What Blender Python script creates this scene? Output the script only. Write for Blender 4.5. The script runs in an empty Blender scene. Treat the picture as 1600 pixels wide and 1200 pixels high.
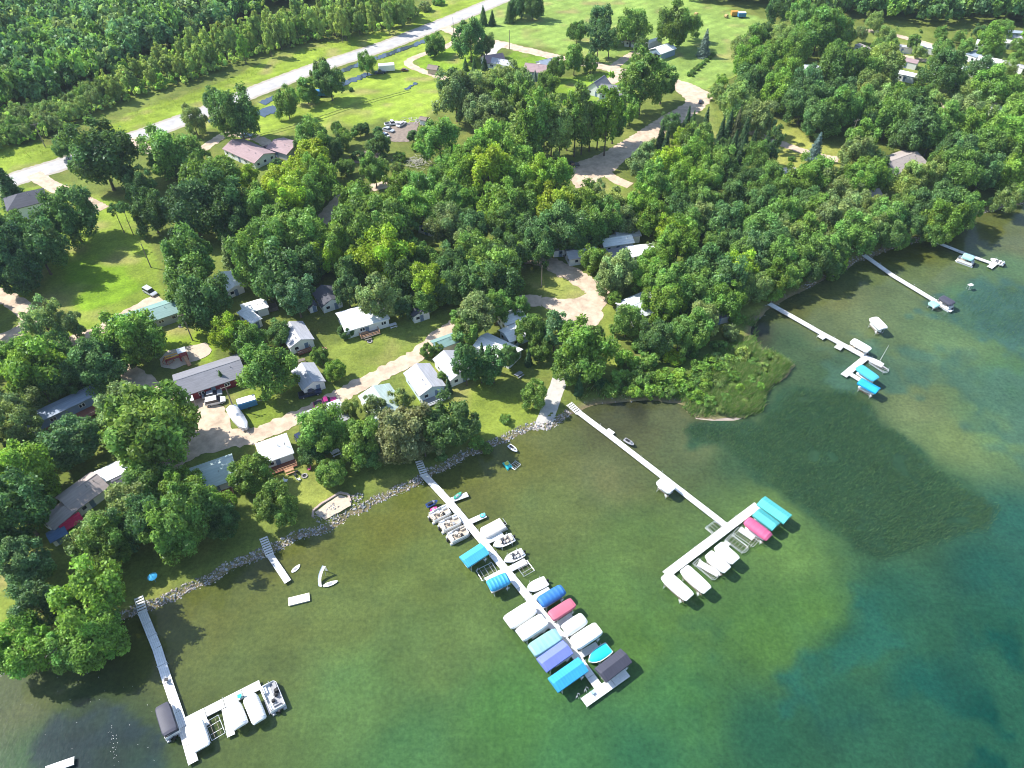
import bpy, math, random
import numpy as np
from mathutils import Vector
R = math.radians
random.seed(11)
rng = np.random.default_rng(11)
S = bpy.context.scene
C = S.collection
# ------------------------------------------------------------------ camera, sky, sun, exposure
FPX, CAMH, PITCH = 1150.0, 125.0, R(45)
cam_d = bpy.data.cameras.new('camera')
cam = bpy.data.objects.new('camera', cam_d)
C.objects.link(cam)
cam.location = (0, 0, CAMH)
cam.rotation_euler = (R(90) - PITCH, 0, 0)
cam_d.sensor_width = 36.0
cam_d.lens = 36.0 * FPX / 1600.0
cam_d.clip_start = 1.0
cam_d.clip_end = 8000.0
S.camera = cam
SUN_EL, SHADOW_AZ = R(47), R(-17)
W = bpy.data.worlds.new('World')
S.world = W
W.use_nodes = True
wn = W.node_tree.nodes
sky = wn.new('ShaderNodeTexSky')
sky.sky_type = 'NISHITA'
sky.sun_disc = False
sky.sun_elevation = SUN_EL
sun_dir = Vector((-math.cos(SHADOW_AZ) * math.cos(SUN_EL), -math.sin(SHADOW_AZ) * math.cos(SUN_EL), math.sin(SUN_EL)))
sky.sun_rotation = math.atan2(sun_dir.x, sun_dir.y)
sky.air_density = 1.0
sky.dust_density = 0.6
W.node_tree.links.new(sky.outputs[0], wn['Background'].inputs[0])
wn['Background'].inputs[1].default_value = 0.15
sl = bpy.data.lights.new('sun', 'SUN')
sl.energy = 4.3
sl.angle = R(0.5)
sl.color = (1.0, 0.965, 0.91)
so = bpy.data.objects.new('sun', sl)
C.objects.link(so)
so.rotation_euler = sun_dir.to_track_quat('Z', 'Y').to_euler()
so.location = (-200, 60, 300)
S.view_settings.view_transform = 'Standard'
S.view_settings.look = 'None'
S.view_settings.gamma = 1.0
S.view_settings.exposure = 1.0
S.render.engine = 'CYCLES'
S.cycles.filter_width = 1.0
S.cycles.max_bounces = 5
S.cycles.transparent_max_bounces = 4
GZ = 0.8          # level of the land above the lake (z = 0)
# ------------------------------------------------------------------ geometry helpers
sp, cp = math.sin(PITCH), math.cos(PITCH)
def P(u, v, z=GZ):
    a = (u - 800) / FPX; b = (600 - v) / FPX
    t = (z - CAMH) / (-sp + b * cp)
    return Vector((a * t, (cp + b * sp) * t, z))
def proj(x, y, z):
    dz = z - CAMH
    d = y * cp - dz * sp
    up = y * sp + dz * cp
    d = np.where(d < 1, 1, d)
    return 800 + FPX * x / d, 600 - FPX * up / d
def pxscale(p):
    return FPX / (p.y * cp - (p.z - CAMH) * sp)
def span(a, b, z):
    """centre, heading and length of a level bar seen from image point a to image point b"""
    p, q = P(a[0], a[1], z), P(b[0], b[1], z)
    d = q - p
    return (p + q) / 2, math.atan2(d.y, d.x), d.length
def inpoly(u, v, poly):
    poly = np.asarray(poly, float)
    ins = np.zeros(np.shape(u), bool)
    n = len(poly); j = n - 1
    for i in range(n):
        xi, yi = poly[i]; xj, yj = poly[j]
        c = ((yi > v) != (yj > v)) & (u < (xj - xi) * (v - yi) / (yj - yi + 1e-12) + xi)
        ins ^= c
        j = i
    return ins
def polydist(x, y, line, closed=True):
    line = np.asarray(line, float)
    best = np.full(np.shape(x), 1e9)
    n = len(line)
    for i in range(n if closed else n - 1):
        ax, ay = line[i]; bx, by = line[(i + 1) % n]
        dx, dy = bx - ax, by - ay
        l2 = dx * dx + dy * dy + 1e-9
        t = np.clip(((x - ax) * dx + (y - ay) * dy) / l2, 0, 1)
        best = np.minimum(best, np.hypot(x - ax - t * dx, y - ay - t * dy))
    return best
def vnoise(x, y, s, seed=0):
    """smooth value noise, 0..1"""
    r = np.random.default_rng(seed).random((64, 64))
    x = np.asarray(x) / s + 500; y = np.asarray(y) / s + 500
    xi = np.floor(x).astype(int); yi = np.floor(y).astype(int)
    fx = x - xi; fy = y - yi
    fx = fx * fx * (3 - 2 * fx); fy = fy * fy * (3 - 2 * fy)
    g = lambda i, j: r[i % 64, j % 64]
    return (g(xi, yi) * (1 - fx) + g(xi + 1, yi) * fx) * (1 - fy) + (g(xi, yi + 1) * (1 - fx) + g(xi + 1, yi + 1) * fx) * fy
class MB:
    def __init__(s): s.v = []; s.f = []; s.m = []
    def add(s, vs, fs, m=0):
        o = len(s.v); s.v.extend(vs)
        for f in fs: s.f.append([i + o for i in f]); s.m.append(m)
        return s
    def box(s, x, y, z, sx, sy, sz, yaw=0, m=0, taper=1.0):
        """x, y centre; z is the BOTTOM"""
        c, n = math.cos(yaw), math.sin(yaw); vs = []
        for k, t in ((0, 1), (1, taper)):
            for (i, j) in ((-1, -1), (1, -1), (1, 1), (-1, 1)):
                a, b = i * sx / 2 * t, j * sy / 2 * t
                vs.append((x + a * c - b * n, y + a * n + b * c, z + k * sz))
        return s.add(vs, [(3, 2, 1, 0), (4, 5, 6, 7), (0, 1, 5, 4), (1, 2, 6, 5), (2, 3, 7, 6), (3, 0, 4, 7)], m)
    def tube(s, p, q, r, n=6, r2=None, m=0):
        p, q = Vector(p), Vector(q); d = (q - p)
        if d.length < 1e-6: return s
        d.normalize()
        a = d.orthogonal().normalized(); b = d.cross(a)
        r2 = r if r2 is None else r2; vs = []
        for (c, rr) in ((p, r), (q, r2)):
            for i in range(n):
                t = 2 * math.pi * i / n
                vs.append(tuple(c + (a * math.cos(t) + b * math.sin(t)) * rr))
        fs = [(i, (i + 1) % n, n + (i + 1) % n, n + i) for i in range(n)]
        fs += [tuple(reversed(range(n))), tuple(range(n, 2 * n))]
        return s.add(vs, fs, m)
    def path(s, pts, r, n=5, m=0):
        for a, b in zip(pts[:-1], pts[1:]): s.tube(a, b, r, n, m=m)
        return s
    def loft(s, secs, m=0, cap=True, closed=True):
        n = len(secs[0]); vs = [tuple(p) for sec in secs for p in sec]; fs = []
        for k in range(len(secs) - 1):
            for i in range(n if closed else n - 1):
                j = (i + 1) % n
                fs.append((k * n + i, k * n + j, (k + 1) * n + j, (k + 1) * n + i))
        if cap:
            fs.append(tuple(reversed(range(n))))
            fs.append(tuple(range((len(secs) - 1) * n, len(secs) * n)))
        return s.add(vs, fs, m)
    def prism(s, poly, z0, z1, m=0):
        n = len(poly)
        return s.add([(x, y, z0) for x, y in poly] + [(x, y, z1) for x, y in poly],
                     [tuple(reversed(range(n))), tuple(range(n, 2 * n))] + [(i, (i + 1) % n, n + (i + 1) % n, n + i) for i in range(n)], m)
    def blob(s, x, y, z, rx, ry, rz, m=0, nu=10, nv=6, jit=0.0):
        vs = [(x, y, z + rz)]; fs = []
        for k in range(1, nv):
            t = math.pi * k / nv
            for i in range(nu):
                a = 2 * math.pi * i / nu; q = 1 + random.uniform(-jit, jit)
                vs.append((x + rx * q * math.sin(t) * math.cos(a), y + ry * q * math.sin(t) * math.sin(a), z + rz * q * math.cos(t)))
        vs.append((x, y, z - rz)); last = len(vs) - 1
        for i in range(nu):
            j = (i + 1) % nu
            fs.append((0, 1 + i, 1 + j))
            fs.append((last, last - nu + j, last - nu + i))
            for k in range(nv - 2):
                a = 1 + k * nu
                fs.append((a + i, a + nu + i, a + nu + j, a + j))
        return s.add(vs, fs, m)
    def mesh(s, name, mats, smooth=False):
        me = bpy.data.meshes.new(name)
        me.from_pydata([tuple(v) for v in s.v], [], s.f)
        for mt in (mats if isinstance(mats, (list, tuple)) else [mats]): me.materials.append(mt)
        if any(s.m): me.polygons.foreach_set('material_index', s.m)
        if smooth:
            me.polygons.foreach_set('use_smooth', [True] * len(me.polygons))
            try: me.set_sharp_from_angle(angle=R(38))
            except Exception: pass
        me.validate()
        me.update()
        return me
    def build(s, name, mats, parent=None, smooth=False, loc=None):
        o = bpy.data.objects.new(name, s.mesh(name, mats, smooth))
        C.objects.link(o)
        if parent is not None: o.parent = parent
        if loc is not None: o.location = loc
        return o
def tag(o, label=None, cat=None, group=None, kind=None):
    if label: o['label'] = label
    if cat: o['category'] = cat
    if group: o['group'] = group
    if kind: o['kind'] = kind
    return o
def thing(name, label, cat, loc, rz=0, group=None):
    o = bpy.data.objects.new(name, None)
    C.objects.link(o)
    o.location = loc; o.rotation_euler = (0, 0, rz)
    o.empty_display_size = 0.3
    return tag(o, label, cat, group)
def numpy_mesh(name, V, Fq, mat, col=None, smooth=False):
    me = bpy.data.meshes.new(name)
    k = Fq.shape[1]
    me.vertices.add(len(V)); me.vertices.foreach_set('co', np.asarray(V, np.float32).ravel())
    me.loops.add(Fq.size); me.loops.foreach_set('vertex_index', Fq.ravel().astype(np.int32))
    me.polygons.add(len(Fq))
    me.polygons.foreach_set('loop_start', (np.arange(len(Fq)) * k).astype(np.int32))
    me.polygons.foreach_set('loop_total', np.full(len(Fq), k, np.int32))
    if smooth: me.polygons.foreach_set('use_smooth', np.ones(len(Fq), bool))
    me.update(calc_edges=True)
    if col is not None:
        a = me.color_attributes.new('col', 'FLOAT_COLOR', 'POINT')
        c4 = np.ones((len(V), 4), np.float32); c4[:, :3] = col
        a.data.foreach_set('color', c4.ravel())
    me.materials.append(mat)
    return me
# ------------------------------------------------------------------ materials
def s2l(r, g, b):
    f = lambda c: (c / 255 / 12.92) if c / 255 <= 0.04045 else ((c / 255 + 0.055) / 1.055) ** 2.4
    return (f(r), f(g), f(b))
MATS = {}
def mat(name, col, rough=0.7, var=0.18, scale=1.2, metal=0.0, spec=0.3, bump=0.0, streak=False):
    if name in MATS: return MATS[name]
    m = bpy.data.materials.new(name); m.use_nodes = True
    n = m.node_tree.nodes; l = m.node_tree.links
    b = n['Principled BSDF']
    b.inputs['Roughness'].default_value = rough
    b.inputs['Metallic'].default_value = metal
    b.inputs['Specular IOR Level'].default_value = spec
    tc = n.new('ShaderNodeTexCoord'); no = n.new('ShaderNodeTexNoise')
    no.inputs['Scale'].default_value = scale; no.inputs['Detail'].default_value = 6; no.inputs['Roughness'].default_value = 0.65
    if streak:
        mp = n.new('ShaderNodeMapping'); mp.inputs['Scale'].default_value = (0.25, 2.5, 1)
        l.new(tc.outputs['Object'], mp.inputs[0]); l.new(mp.outputs[0], no.inputs['Vector'])
    else: l.new(tc.outputs['Object'], no.inputs['Vector'])
    rp = n.new('ShaderNodeMapRange')
    rp.inputs[1].default_value = 0.3; rp.inputs[2].default_value = 0.7
    rp.inputs[3].default_value = 1 - var; rp.inputs[4].default_value = 1 + var * 0.6
    l.new(no.outputs[0], rp.inputs[0])
    mx = n.new('ShaderNodeVectorMath'); mx.operation = 'SCALE'
    mx.inputs[0].default_value = col
    l.new(rp.outputs[0], mx.inputs['Scale']); l.new(mx.outputs[0], b.inputs['Base Color'])
    if bump:
        bp = n.new('ShaderNodeBump'); bp.inputs['Strength'].default_value = bump; bp.inputs['Distance'].default_value = 0.05
        l.new(no.outputs[0], bp.inputs['Height']); l.new(bp.outputs[0], b.inputs['Normal'])
    MATS[name] = m
    return m
def leaf_mat(name, use_attr, transl=0.42):
    m = bpy.data.materials.new(name); m.use_nodes = True
    n = m.node_tree.nodes; l = m.node_tree.links
    n.remove(n['Principled BSDF'])
    at = n.new('ShaderNodeAttribute'); at.attribute_name = 'col'
    if use_attr: src = at.outputs['Color']
    else:
        oi = n.new('ShaderNodeObjectInfo'); mu = n.new('ShaderNodeVectorMath'); mu.operation = 'MULTIPLY'
        l.new(oi.outputs['Color'], mu.inputs[0]); l.new(at.outputs['Color'], mu.inputs[1]); src = mu.outputs[0]
    d = n.new('ShaderNodeBsdfDiffuse'); t = n.new('ShaderNodeBsdfTranslucent'); mx = n.new('ShaderNodeMixShader')
    mx.inputs[0].default_value = transl
    tm = n.new('ShaderNodeVectorMath'); tm.operation = 'MULTIPLY'; tm.inputs[1].default_value = (1.14, 1.15, 0.68)
    l.new(src, d.inputs[0]); l.new(src, tm.inputs[0]); l.new(tm.outputs[0], t.inputs[0])
    g = n.new('ShaderNodeBsdfGlossy'); g.inputs['Roughness'].default_value = 0.45; g.inputs['Color'].default_value = (0.8, 0.9, 0.9, 1)
    m2 = n.new('ShaderNodeMixShader'); m2.inputs[0].default_value = 0.015
    l.new(d.outputs[0], mx.inputs[1]); l.new(t.outputs[0], mx.inputs[2])
    l.new(mx.outputs[0], m2.inputs[1]); l.new(g.outputs[0], m2.inputs[2])
    l.new(m2.outputs[0], n['Material Output'].inputs[0])
    return m
LEAF = leaf_mat('leaf', False); LEAFSTUFF = leaf_mat('leaf_stuff', True)
BARK = mat('bark', (0.13, 0.10, 0.075), 0.9, 0.35, 3, bump=0.4)
def col_mat(name, scales, rough, spec, amp, water=False):
    """vertex colour (what grows or lies there) broken up by several noise layers"""
    m = bpy.data.materials.new(name); m.use_nodes = True
    n = m.node_tree.nodes; l = m.node_tree.links; b = n['Principled BSDF']
    b.inputs['Roughness'].default_value = rough; b.inputs['Specular IOR Level'].default_value = spec
    at = n.new('ShaderNodeAttribute'); at.attribute_name = 'col'
    tc = n.new('ShaderNodeTexCoord'); cur = at.outputs['Color']; last = None
    for (sc, am, hue) in scales:
        no = n.new('ShaderNodeTexNoise'); no.inputs['Scale'].default_value = sc
        no.inputs['Detail'].default_value = 5; no.inputs['Roughness'].default_value = 0.7
        l.new(tc.outputs['Object'], no.inputs['Vector'])
        rp = n.new('ShaderNodeValToRGB')
        lo, hi = 1 - am, 1 + am * 0.8
        rp.color_ramp.elements[0].position = 0.3; rp.color_ramp.elements[1].position = 0.7
        rp.color_ramp.elements[0].color = (lo, lo, lo, 1); rp.color_ramp.elements[1].color = (hi * hue[0], hi * hue[1], hi * hue[2], 1)
        l.new(no.outputs[0], rp.inputs[0])
        mu = n.new('ShaderNodeVectorMath'); mu.operation = 'MULTIPLY'
        l.new(cur, mu.inputs[0]); l.new(rp.outputs[0], mu.inputs[1]); cur = mu.outputs[0]; last = no
    l.new(cur, b.inputs['Base Color'])
    if water:
        b.inputs['IOR'].default_value = 1.33
        w = n.new('ShaderNodeTexNoise'); w.inputs['Scale'].default_value = 1.6; w.inputs['Detail'].default_value = 4
        mp = n.new('ShaderNodeMapping'); mp.inputs['Rotation'].default_value = (0, 0, R(35)); mp.inputs['Scale'].default_value = (1, 0.45, 1)
        l.new(tc.outputs['Object'], mp.inputs[0]); l.new(mp.outputs[0], w.inputs['Vector'])
        bp = n.new('ShaderNodeBump'); bp.inputs['Strength'].default_value = 0.18; bp.inputs['Distance'].default_value = 0.12
        l.new(w.outputs[0], bp.inputs['Height']); l.new(bp.outputs[0], b.inputs['Normal'])
    else:
        bp = n.new('ShaderNodeBump'); bp.inputs['Strength'].default_value = 0.5; bp.inputs['Distance'].default_value = 0.1
        l.new(last.outputs[0], bp.inputs['Height']); l.new(bp.outputs[0], b.inputs['Normal'])
    return m
GROUND_M = col_mat('ground_cover', [(0.035, 0.22, (1, 1, 1)), (0.25, 0.25, (1.05, 0.98, 0.9)), (1.8, 0.30, (1, 1, 1))], 0.95, 0.1, 1)
WATER_M = col_mat('lake_water', [(0.03, 0.10, (1, 1, 1)), (0.22, 0.16, (1, 1, 1)), (1.3, 0.28, (1.05, 1.0, 0.9))], 0.12, 0.35, 1, water=True)
GRAVEL = mat('gravel', (0.52, 0.40, 0.29), 0.95, 0.34, 0.45, bump=0.3)
ASPHALT = mat('worn_asphalt', (0.41, 0.39, 0.37), 0.9, 0.20, 0.3)
CONCRETE = mat('concrete', (0.46, 0.43, 0.38), 0.85, 0.15, 1.0)
SAND = mat('sand', (0.50, 0.41, 0.31), 0.95, 0.15, 1.5, bump=0.2)
DIRT = mat('bare_dirt', (0.24, 0.19, 0.15), 0.95, 0.3, 1.0, bump=0.3)
PAINT_Y = mat('faded_yellow_paint', (0.55, 0.42, 0.12), 0.8, 0.2, 2)
DOCKW = mat('white_dock_boards', (0.72, 0.71, 0.68), 0.6, 0.16, 2)
DOCKG = mat('weathered_dock_boards', (0.60, 0.585, 0.555), 0.7, 0.2, 3)
ALU = mat('aluminium', (0.62, 0.63, 0.64), 0.4, 0.1, 2, metal=0.5)
WHITE = mat('white_paint', (0.78, 0.78, 0.76), 0.5, 0.08, 1.5)
VINYL = mat('white_vinyl', (0.80, 0.79, 0.75), 0.5, 0.07, 1.2)
GLASS = mat('dark_glass', (0.025, 0.032, 0.045), 0.08, 0.2, 1, spec=0.7)
BLACK = mat('black_plastic', (0.02, 0.02, 0.022), 0.45, 0.2, 2)
RUBBER = mat('tyre_rubber', (0.025, 0.025, 0.025), 0.9, 0.2, 3)
TAN = mat('tan_vinyl', (0.52, 0.45, 0.36), 0.6, 0.12, 3)
GREYV = mat('grey_vinyl', (0.30, 0.30, 0.31), 0.6, 0.15, 3)
REDWOOD = mat('red_brown_deck_boards', (0.26, 0.10, 0.065), 0.75, 0.25, 3)
WEATHERED = mat('weathered_wood', (0.22, 0.18, 0.145), 0.85, 0.25, 3)
FRESHWOOD = mat('fresh_wood', (0.48, 0.27, 0.15), 0.8, 0.2, 3)
STONE = mat('shore_stone', (0.36, 0.335, 0.315), 0.9, 0.4, 1.3, bump=0.3)
# ------------------------------------------------------------------ the lake shore
SHORE_PX = [(-500, 1300), (-250, 1130), (-60, 1066), (0, 1052), (40, 1042), (75, 1034), (105, 1018), (160, 985), (215, 953), (245, 946), (280, 930), (330, 905), (380, 881), (420, 863),
 (450, 851), (490, 835), (515, 826), (550, 806), (600, 783), (650, 756), (672, 742), (720, 720), (770, 695), (800, 682), (830, 673), (858, 668), (880, 652), (900, 640), (930, 631), (965, 629),
 (1005, 626), (1040, 627), (1070, 637), (1090, 651), (1125, 653), (1170, 652), (1190, 643), (1186, 625), (1203, 606), (1228, 587), (1240, 570), (1215, 555), (1190, 547), (1168, 530), (1175, 506),
 (1195, 488), (1210, 479), (1240, 462), (1280, 440), (1312, 425), (1345, 406), (1375, 394), (1412, 381), (1440, 373), (1456, 369), (1490, 351), (1530, 334), (1562, 325), (1600, 317), (1720, 290), (1900, 262), (2300, 215)]
_shore = []
for i in range(len(SHORE_PX) - 1):
    a, b = P(*SHORE_PX[i], 0), P(*SHORE_PX[i + 1], 0)
    n = max(2, int((b - a).length / 2.0))
    for k in range(n):
        q = a + (b - a) * (k / n); _shore.append((q.x, q.y))
_shore = np.array(_shore)
jx = (vnoise(_shore[:, 0], _shore[:, 1], 3.0, 5) - 0.5) * 1.6; jy = (vnoise(_shore[:, 0], _shore[:, 1], 3.0, 6) - 0.5) * 1.6
_shore[:, 0] += jx; _shore[:, 1] += jy
LAKE = np.vstack([_shore, [(3000, _shore[-1, 1]), (3000, -3000), (-3000, -3000), (-3000, _shore[0, 1])]])
def shore_sd(x, y):
    """signed distance to the waterline, positive on land"""
    d = polydist(x, y, _shore, closed=False)
    return np.where(inpoly(x, y, LAKE), -d, d)
def axis_lines(lo, hi, st):
    a = np.arange(lo, hi + 0.01, st)
    left = lo - np.array([2800, 1600, 800, 400, 200, 100, 50, 25, 10.0]); right = hi + np.array([10, 25, 50, 100, 200, 400, 800, 1600, 2800.0])
    return np.concatenate([left, a, right])
def grid_mesh(name, xs, ys, zf, colf, m, keep=None):
    X, Y = np.meshgrid(xs, ys); x = X.ravel(); y = Y.ravel()
    z = zf(x, y); col = colf(x, y, z)
    nx, ny = len(xs), len(ys)
    i = (np.arange(ny - 1)[:, None] * nx + np.arange(nx - 1)[None, :]).ravel()
    Fq = np.stack([i, i + 1, i + 1 + nx, i + nx], 1)
    if keep is not None:
        kv = keep(x, y); Fq = Fq[kv[Fq].any(1)]
    return numpy_mesh(name, np.stack([x, y, z], 1), Fq, m, col, smooth=True)
# --- land colours: what grows there
LAWNS = [
 # (image outline, colour, feather in px)
 ([(-60, 300), (-60, 235), (100, 222), (180, 190), (240, 162), (340, 130), (420, 95), (500, 70), (580, 52), (640, 30), (700, -5), (795, -5), (690, 40), (600, 75), (400, 145), (180, 222), (20, 290)], (0.20, 0.28, 0.034), 5),
 ([(405, 160), (690, 55), (720, 60), (640, 95), (690, 125), (690, 165), (640, 205), (600, 185), (560, 195), (470, 205), (400, 225), (330, 200), (300, 190)], (0.225, 0.315, 0.042), 6),
 ([(700, 45), (790, -10), (1000, -20), (1120, 8), (1215, 40), (1180, 100), (1110, 142), (975, 105), (890, 85), (780, 62)], (0.205, 0.305, 0.07), 5),
 ([(640, 90), (700, 70), (740, 80), (760, 110), (720, 125), (660, 110)], (0.19, 0.31, 0.03), 5),
 ([(800, 78), (870, 95), (820, 112), (790, 100)], (0.17, 0.29, 0.03), 4),
 ([(870, 125), (960, 110), (1000, 150), (970, 165), (900, 165), (860, 150)], (0.19, 0.31, 0.035), 5),
 ([(-40, 300), (60, 285), (130, 300), (200, 320), (235, 390), (262, 460), (180, 510), (120, 530), (40, 500), (-40, 460)], (0.185, 0.265, 0.036), 8),
 ([(105, 412), (150, 402), (185, 405), (200, 435), (230, 450), (180, 475), (125, 485), (100, 450)], (0.165, 0.285, 0.022), 5),
 ([(240, 505), (300, 500), (340, 540), (330, 565), (245, 550)], (0.19, 0.28, 0.03), 6),
 ([(500, 545), (590, 520), (660, 545), (640, 570), (550, 600), (525, 590)], (0.18, 0.235, 0.045), 8),
 ([(660, 560), (730, 590), (790, 620), (850, 640), (830, 665), (770, 690), (700, 660), (650, 640), (640, 610)], (0.185, 0.245, 0.04), 8),
 ([(400, 700), (470, 720), (520, 740), (540, 770), (490, 800), (420, 770), (380, 770)], (0.19, 0.225, 0.05), 8),
 ([(-40, 830), (60, 850), (80, 900), (60, 950), (-40, 1000)], (0.185, 0.24, 0.045), 8),
 ([(822, 410), (900, 435), (918, 455), (900, 470), (850, 470), (825, 440)], (0.20, 0.235, 0.055), 4),
 ([(940, 470), (975, 480), (960, 580), (940, 570)], (0.19, 0.24, 0.045), 6),
 ([(1195, 185), (1320, 235), (1340, 250), (1280, 300), (1195, 270)], (0.26, 0.285, 0.065), 6),
 ([(925, 270), (985, 290), (960, 305), (915, 300)], (0.19, 0.25, 0.05), 5),
 ([(1080, 155), (1110, 160), (1120, 215), (1085, 215)], (0.19, 0.24, 0.06), 5),
 ([(1370, 60), (1600, 90), (1600, 190), (1480, 185), (1380, 150)], (0.20, 0.27, 0.06), 8),
 ([(980, 560), (1130, 530), (1200, 540), (1245, 565), (1200, 640), (1080, 650), (980, 625)], (0.10, 0.155, 0.035), 8),
 ([(330, 620), (420, 600), (440, 660), (390, 670)], (0.17, 0.24, 0.035), 6),
]
def land_col(x, y, z):
    col = np.empty((len(x), 3)); col[:] = (0.125, 0.165, 0.036)
    n1 = vnoise(x, y, 14, 1)[:, None]; n2 = vnoise(x, y, 5, 2)[:, None]
    col = col * (0.75 + 0.5 * n1) + np.array([0.05, 0.02, 0.012]) * np.clip(n2 - 0.55, 0, 1) * 1.6
    u, v = proj(x, y, z)
    near = (y > 5) & (y < 900)
    for poly, c, fe in LAWNS:
        pa = np.array(poly)
        msk = near & (u > pa[:, 0].min() - 3 * fe) & (u < pa[:, 0].max() + 3 * fe) & (v > pa[:, 1].min() - 3 * fe) & (v < pa[:, 1].max() + 3 * fe)
        if not msk.any(): continue
        uu, vv = u[msk], v[msk]
        d = polydist(uu, vv, poly); d = np.where(inpoly(uu, vv, poly), -d, d)
        d = d + (vnoise(x[msk], y[msk], 4, 9) - 0.5) * fe * 2
        w = np.clip(0.5 - d / fe, 0, 1)[:, None]
        cc = np.array(c)[None, :] * (0.8 + 0.38 * vnoise(x[msk], y[msk], 9, 3)[:, None])
        dry = np.clip(vnoise(x[msk], y[msk], 6, 21) - 0.62, 0, 1)[:, None] * 2.2
        cc = cc * (1 - dry) + np.array([[0.27, 0.24, 0.10]]) * dry
        if fe in (6, 5): cc = cc * (1 + 0.07 * np.sign(np.sin((x[msk] * 0.62 - y[msk] * 0.78) * 1.15)) * np.abs(np.sin((x[msk] * 0.62 - y[msk] * 0.78) * 1.15)) ** 0.4)[:, None]
        col[msk] = col[msk] * (1 - w) + cc * w
    sd = shore_sd(x, y)
    w = np.clip((1.6 - sd) / 1.6, 0, 1)[:, None]
    col = col * (1 - w) + np.array([0.20, 0.16, 0.10]) * w
    # mowing lines in the hay field
    return np.clip(col, 0, 1)
def land_z(x, y):
    sd = shore_sd(x, y)
    return np.where(sd > 2.2, GZ, np.where(sd > -0.5, -0.12 + (sd + 0.5) / 2.7 * (GZ + 0.12), np.maximum(-0.12 + (sd + 0.5) * 0.25, -3.0)))
gx, gy = axis_lines(-285, 300, 1.4), axis_lines(18, 425, 1.4)
g = bpy.data.objects.new('ground', grid_mesh('ground', gx, gy, land_z, land_col, GROUND_M)); C.objects.link(g); tag(g, kind='structure')
# --- lake: colours of the bed, the weed and the deep water
LAKEPTS = [(60, 1080, 84, 92, 70), (130, 1010, 95, 85, 45), (250, 965, 104, 94, 42), (300, 990, 92, 100, 52), (130, 1130, 42, 58, 62), (180, 1170, 44, 62, 60), (60, 1190, 62, 92, 66),
 (300, 950, 104, 96, 44), (420, 890, 100, 95, 46), (480, 860, 98, 98, 48), (550, 860, 92, 102, 46), (450, 960, 90, 102, 54), (400, 1020, 90, 104, 56), (550, 950, 92, 108, 58), (560, 1080, 82, 112, 62),
 (600, 820, 102, 102, 44), (650, 900, 92, 108, 56), (680, 1000, 88, 110, 60), (640, 1180, 66, 104, 60), (800, 1120, 66, 106, 54), (760, 760, 96, 102, 52), (820, 700, 108, 98, 46), (835, 690, 120, 104, 60),
 (860, 800, 90, 104, 58), (950, 740, 94, 98, 62), (1000, 850, 84, 108, 58), (950, 940, 82, 112, 58), (1000, 1000, 76, 110, 52), (1060, 1100, 60, 104, 58), (1000, 1190, 46, 94, 62), (900, 1190, 58, 102, 60),
 (960, 660, 88, 76, 56), (1030, 645, 112, 98, 64), (1050, 640, 104, 92, 62), (1000, 640, 56, 50, 52), (1080, 690, 84, 94, 62), (1150, 720, 56, 80, 62), (1250, 680, 54, 80, 60), (1300, 760, 52, 78, 58), (1400, 820, 48, 78, 62), (1450, 760, 50, 84, 70),
 (1200, 800, 84, 110, 62), (1230, 860, 84, 114, 60), (1280, 960, 78, 116, 56), (1200, 1000, 74, 112, 54), (1320, 1000, 44, 92, 64), (1400, 940, 44, 98, 78), (1300, 1100, 34, 84, 70), (1200, 1150, 40, 90, 66), (1450, 1080, 28, 88, 80), (1560, 1150, 10, 74, 80), (1590, 1000, 18, 82, 88),
 (1550, 900, 36, 92, 88), (1590, 820, 44, 98, 92), (1480, 680, 98, 116, 72), (1540, 660, 90, 118, 84), (1440, 640, 98, 112, 76), (1580, 600, 66, 102, 84), (1560, 500, 62, 94, 78), (1500, 460, 72, 102, 86), (1450, 430, 92, 106, 84), (1590, 420, 80, 108, 96),
 (1590, 480, 58, 88, 76), (1480, 540, 88, 112, 86), (1400, 540, 84, 104, 80), (1350, 500, 92, 106, 84), (1300, 470, 98, 100, 58), (1290, 520, 84, 98, 72), (1230, 480, 104, 84, 48), (1240, 540, 66, 88, 72), (1300, 590, 58, 84, 70), (1380, 400, 98, 92, 40), (1430, 395, 100, 92, 38), (1440, 450, 88, 104, 76),
 (1560, 360, 96, 92, 42), (1520, 360, 84, 88, 52), (1590, 380, 90, 98, 70), (1240, 630, 56, 80, 66), (1180, 520, 54, 58, 52)]
LAKEPTS = [(u, v, min(r, g_ * 0.94) * q, g_ * q, min(b, g_ * (0.85 if q < 1 else 0.66)) * q) for u, v, r, g_, b, q in [(*t_, 0.84 if (t_[0] > 1280 and t_[1] > 900) or t_[0] > 1540 and t_[1] > 700 else (0.92 if t_[0] > 1180 and t_[1] > 900 else 1.0)) for t_ in LAKEPTS]]
LP = np.array([[*P(u, v, 0)[:2], *s2l(r, g_, b)] for u, v, r, g_, b in LAKEPTS])
WEED = [([(1062, 672), (1078, 658), (1180, 657), (1240, 602), (1330, 606), (1385, 655), (1480, 742), (1568, 792), (1540, 832), (1372, 878), (1330, 858), (1262, 800), (1200, 762), (1130, 702), (1080, 692)], s2l(44, 74, 52), 9),
        ([(1450, 470), (1530, 445), (1700, 440), (1700, 620), (1590, 545), (1520, 520), (1460, 500)], s2l(58, 92, 82), 14),
        ([(1300, 610), (1290, 560), (1420, 520), (1520, 560), (1640, 640), (1640, 760), (1580, 690), (1460, 600), (1380, 620)], s2l(66, 98, 80), 16),
        ([(60, 1170), (90, 1125), (160, 1100), (240, 1130), (262, 1180), (250, 1230), (80, 1230)], s2l(40, 56, 60), 12),
        ([(1290, 990), (1345, 935), (1400, 960), (1420, 1010), (1330, 1060), (1240, 1100), (1230, 1060)], s2l(34, 84, 70), 18)]
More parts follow.
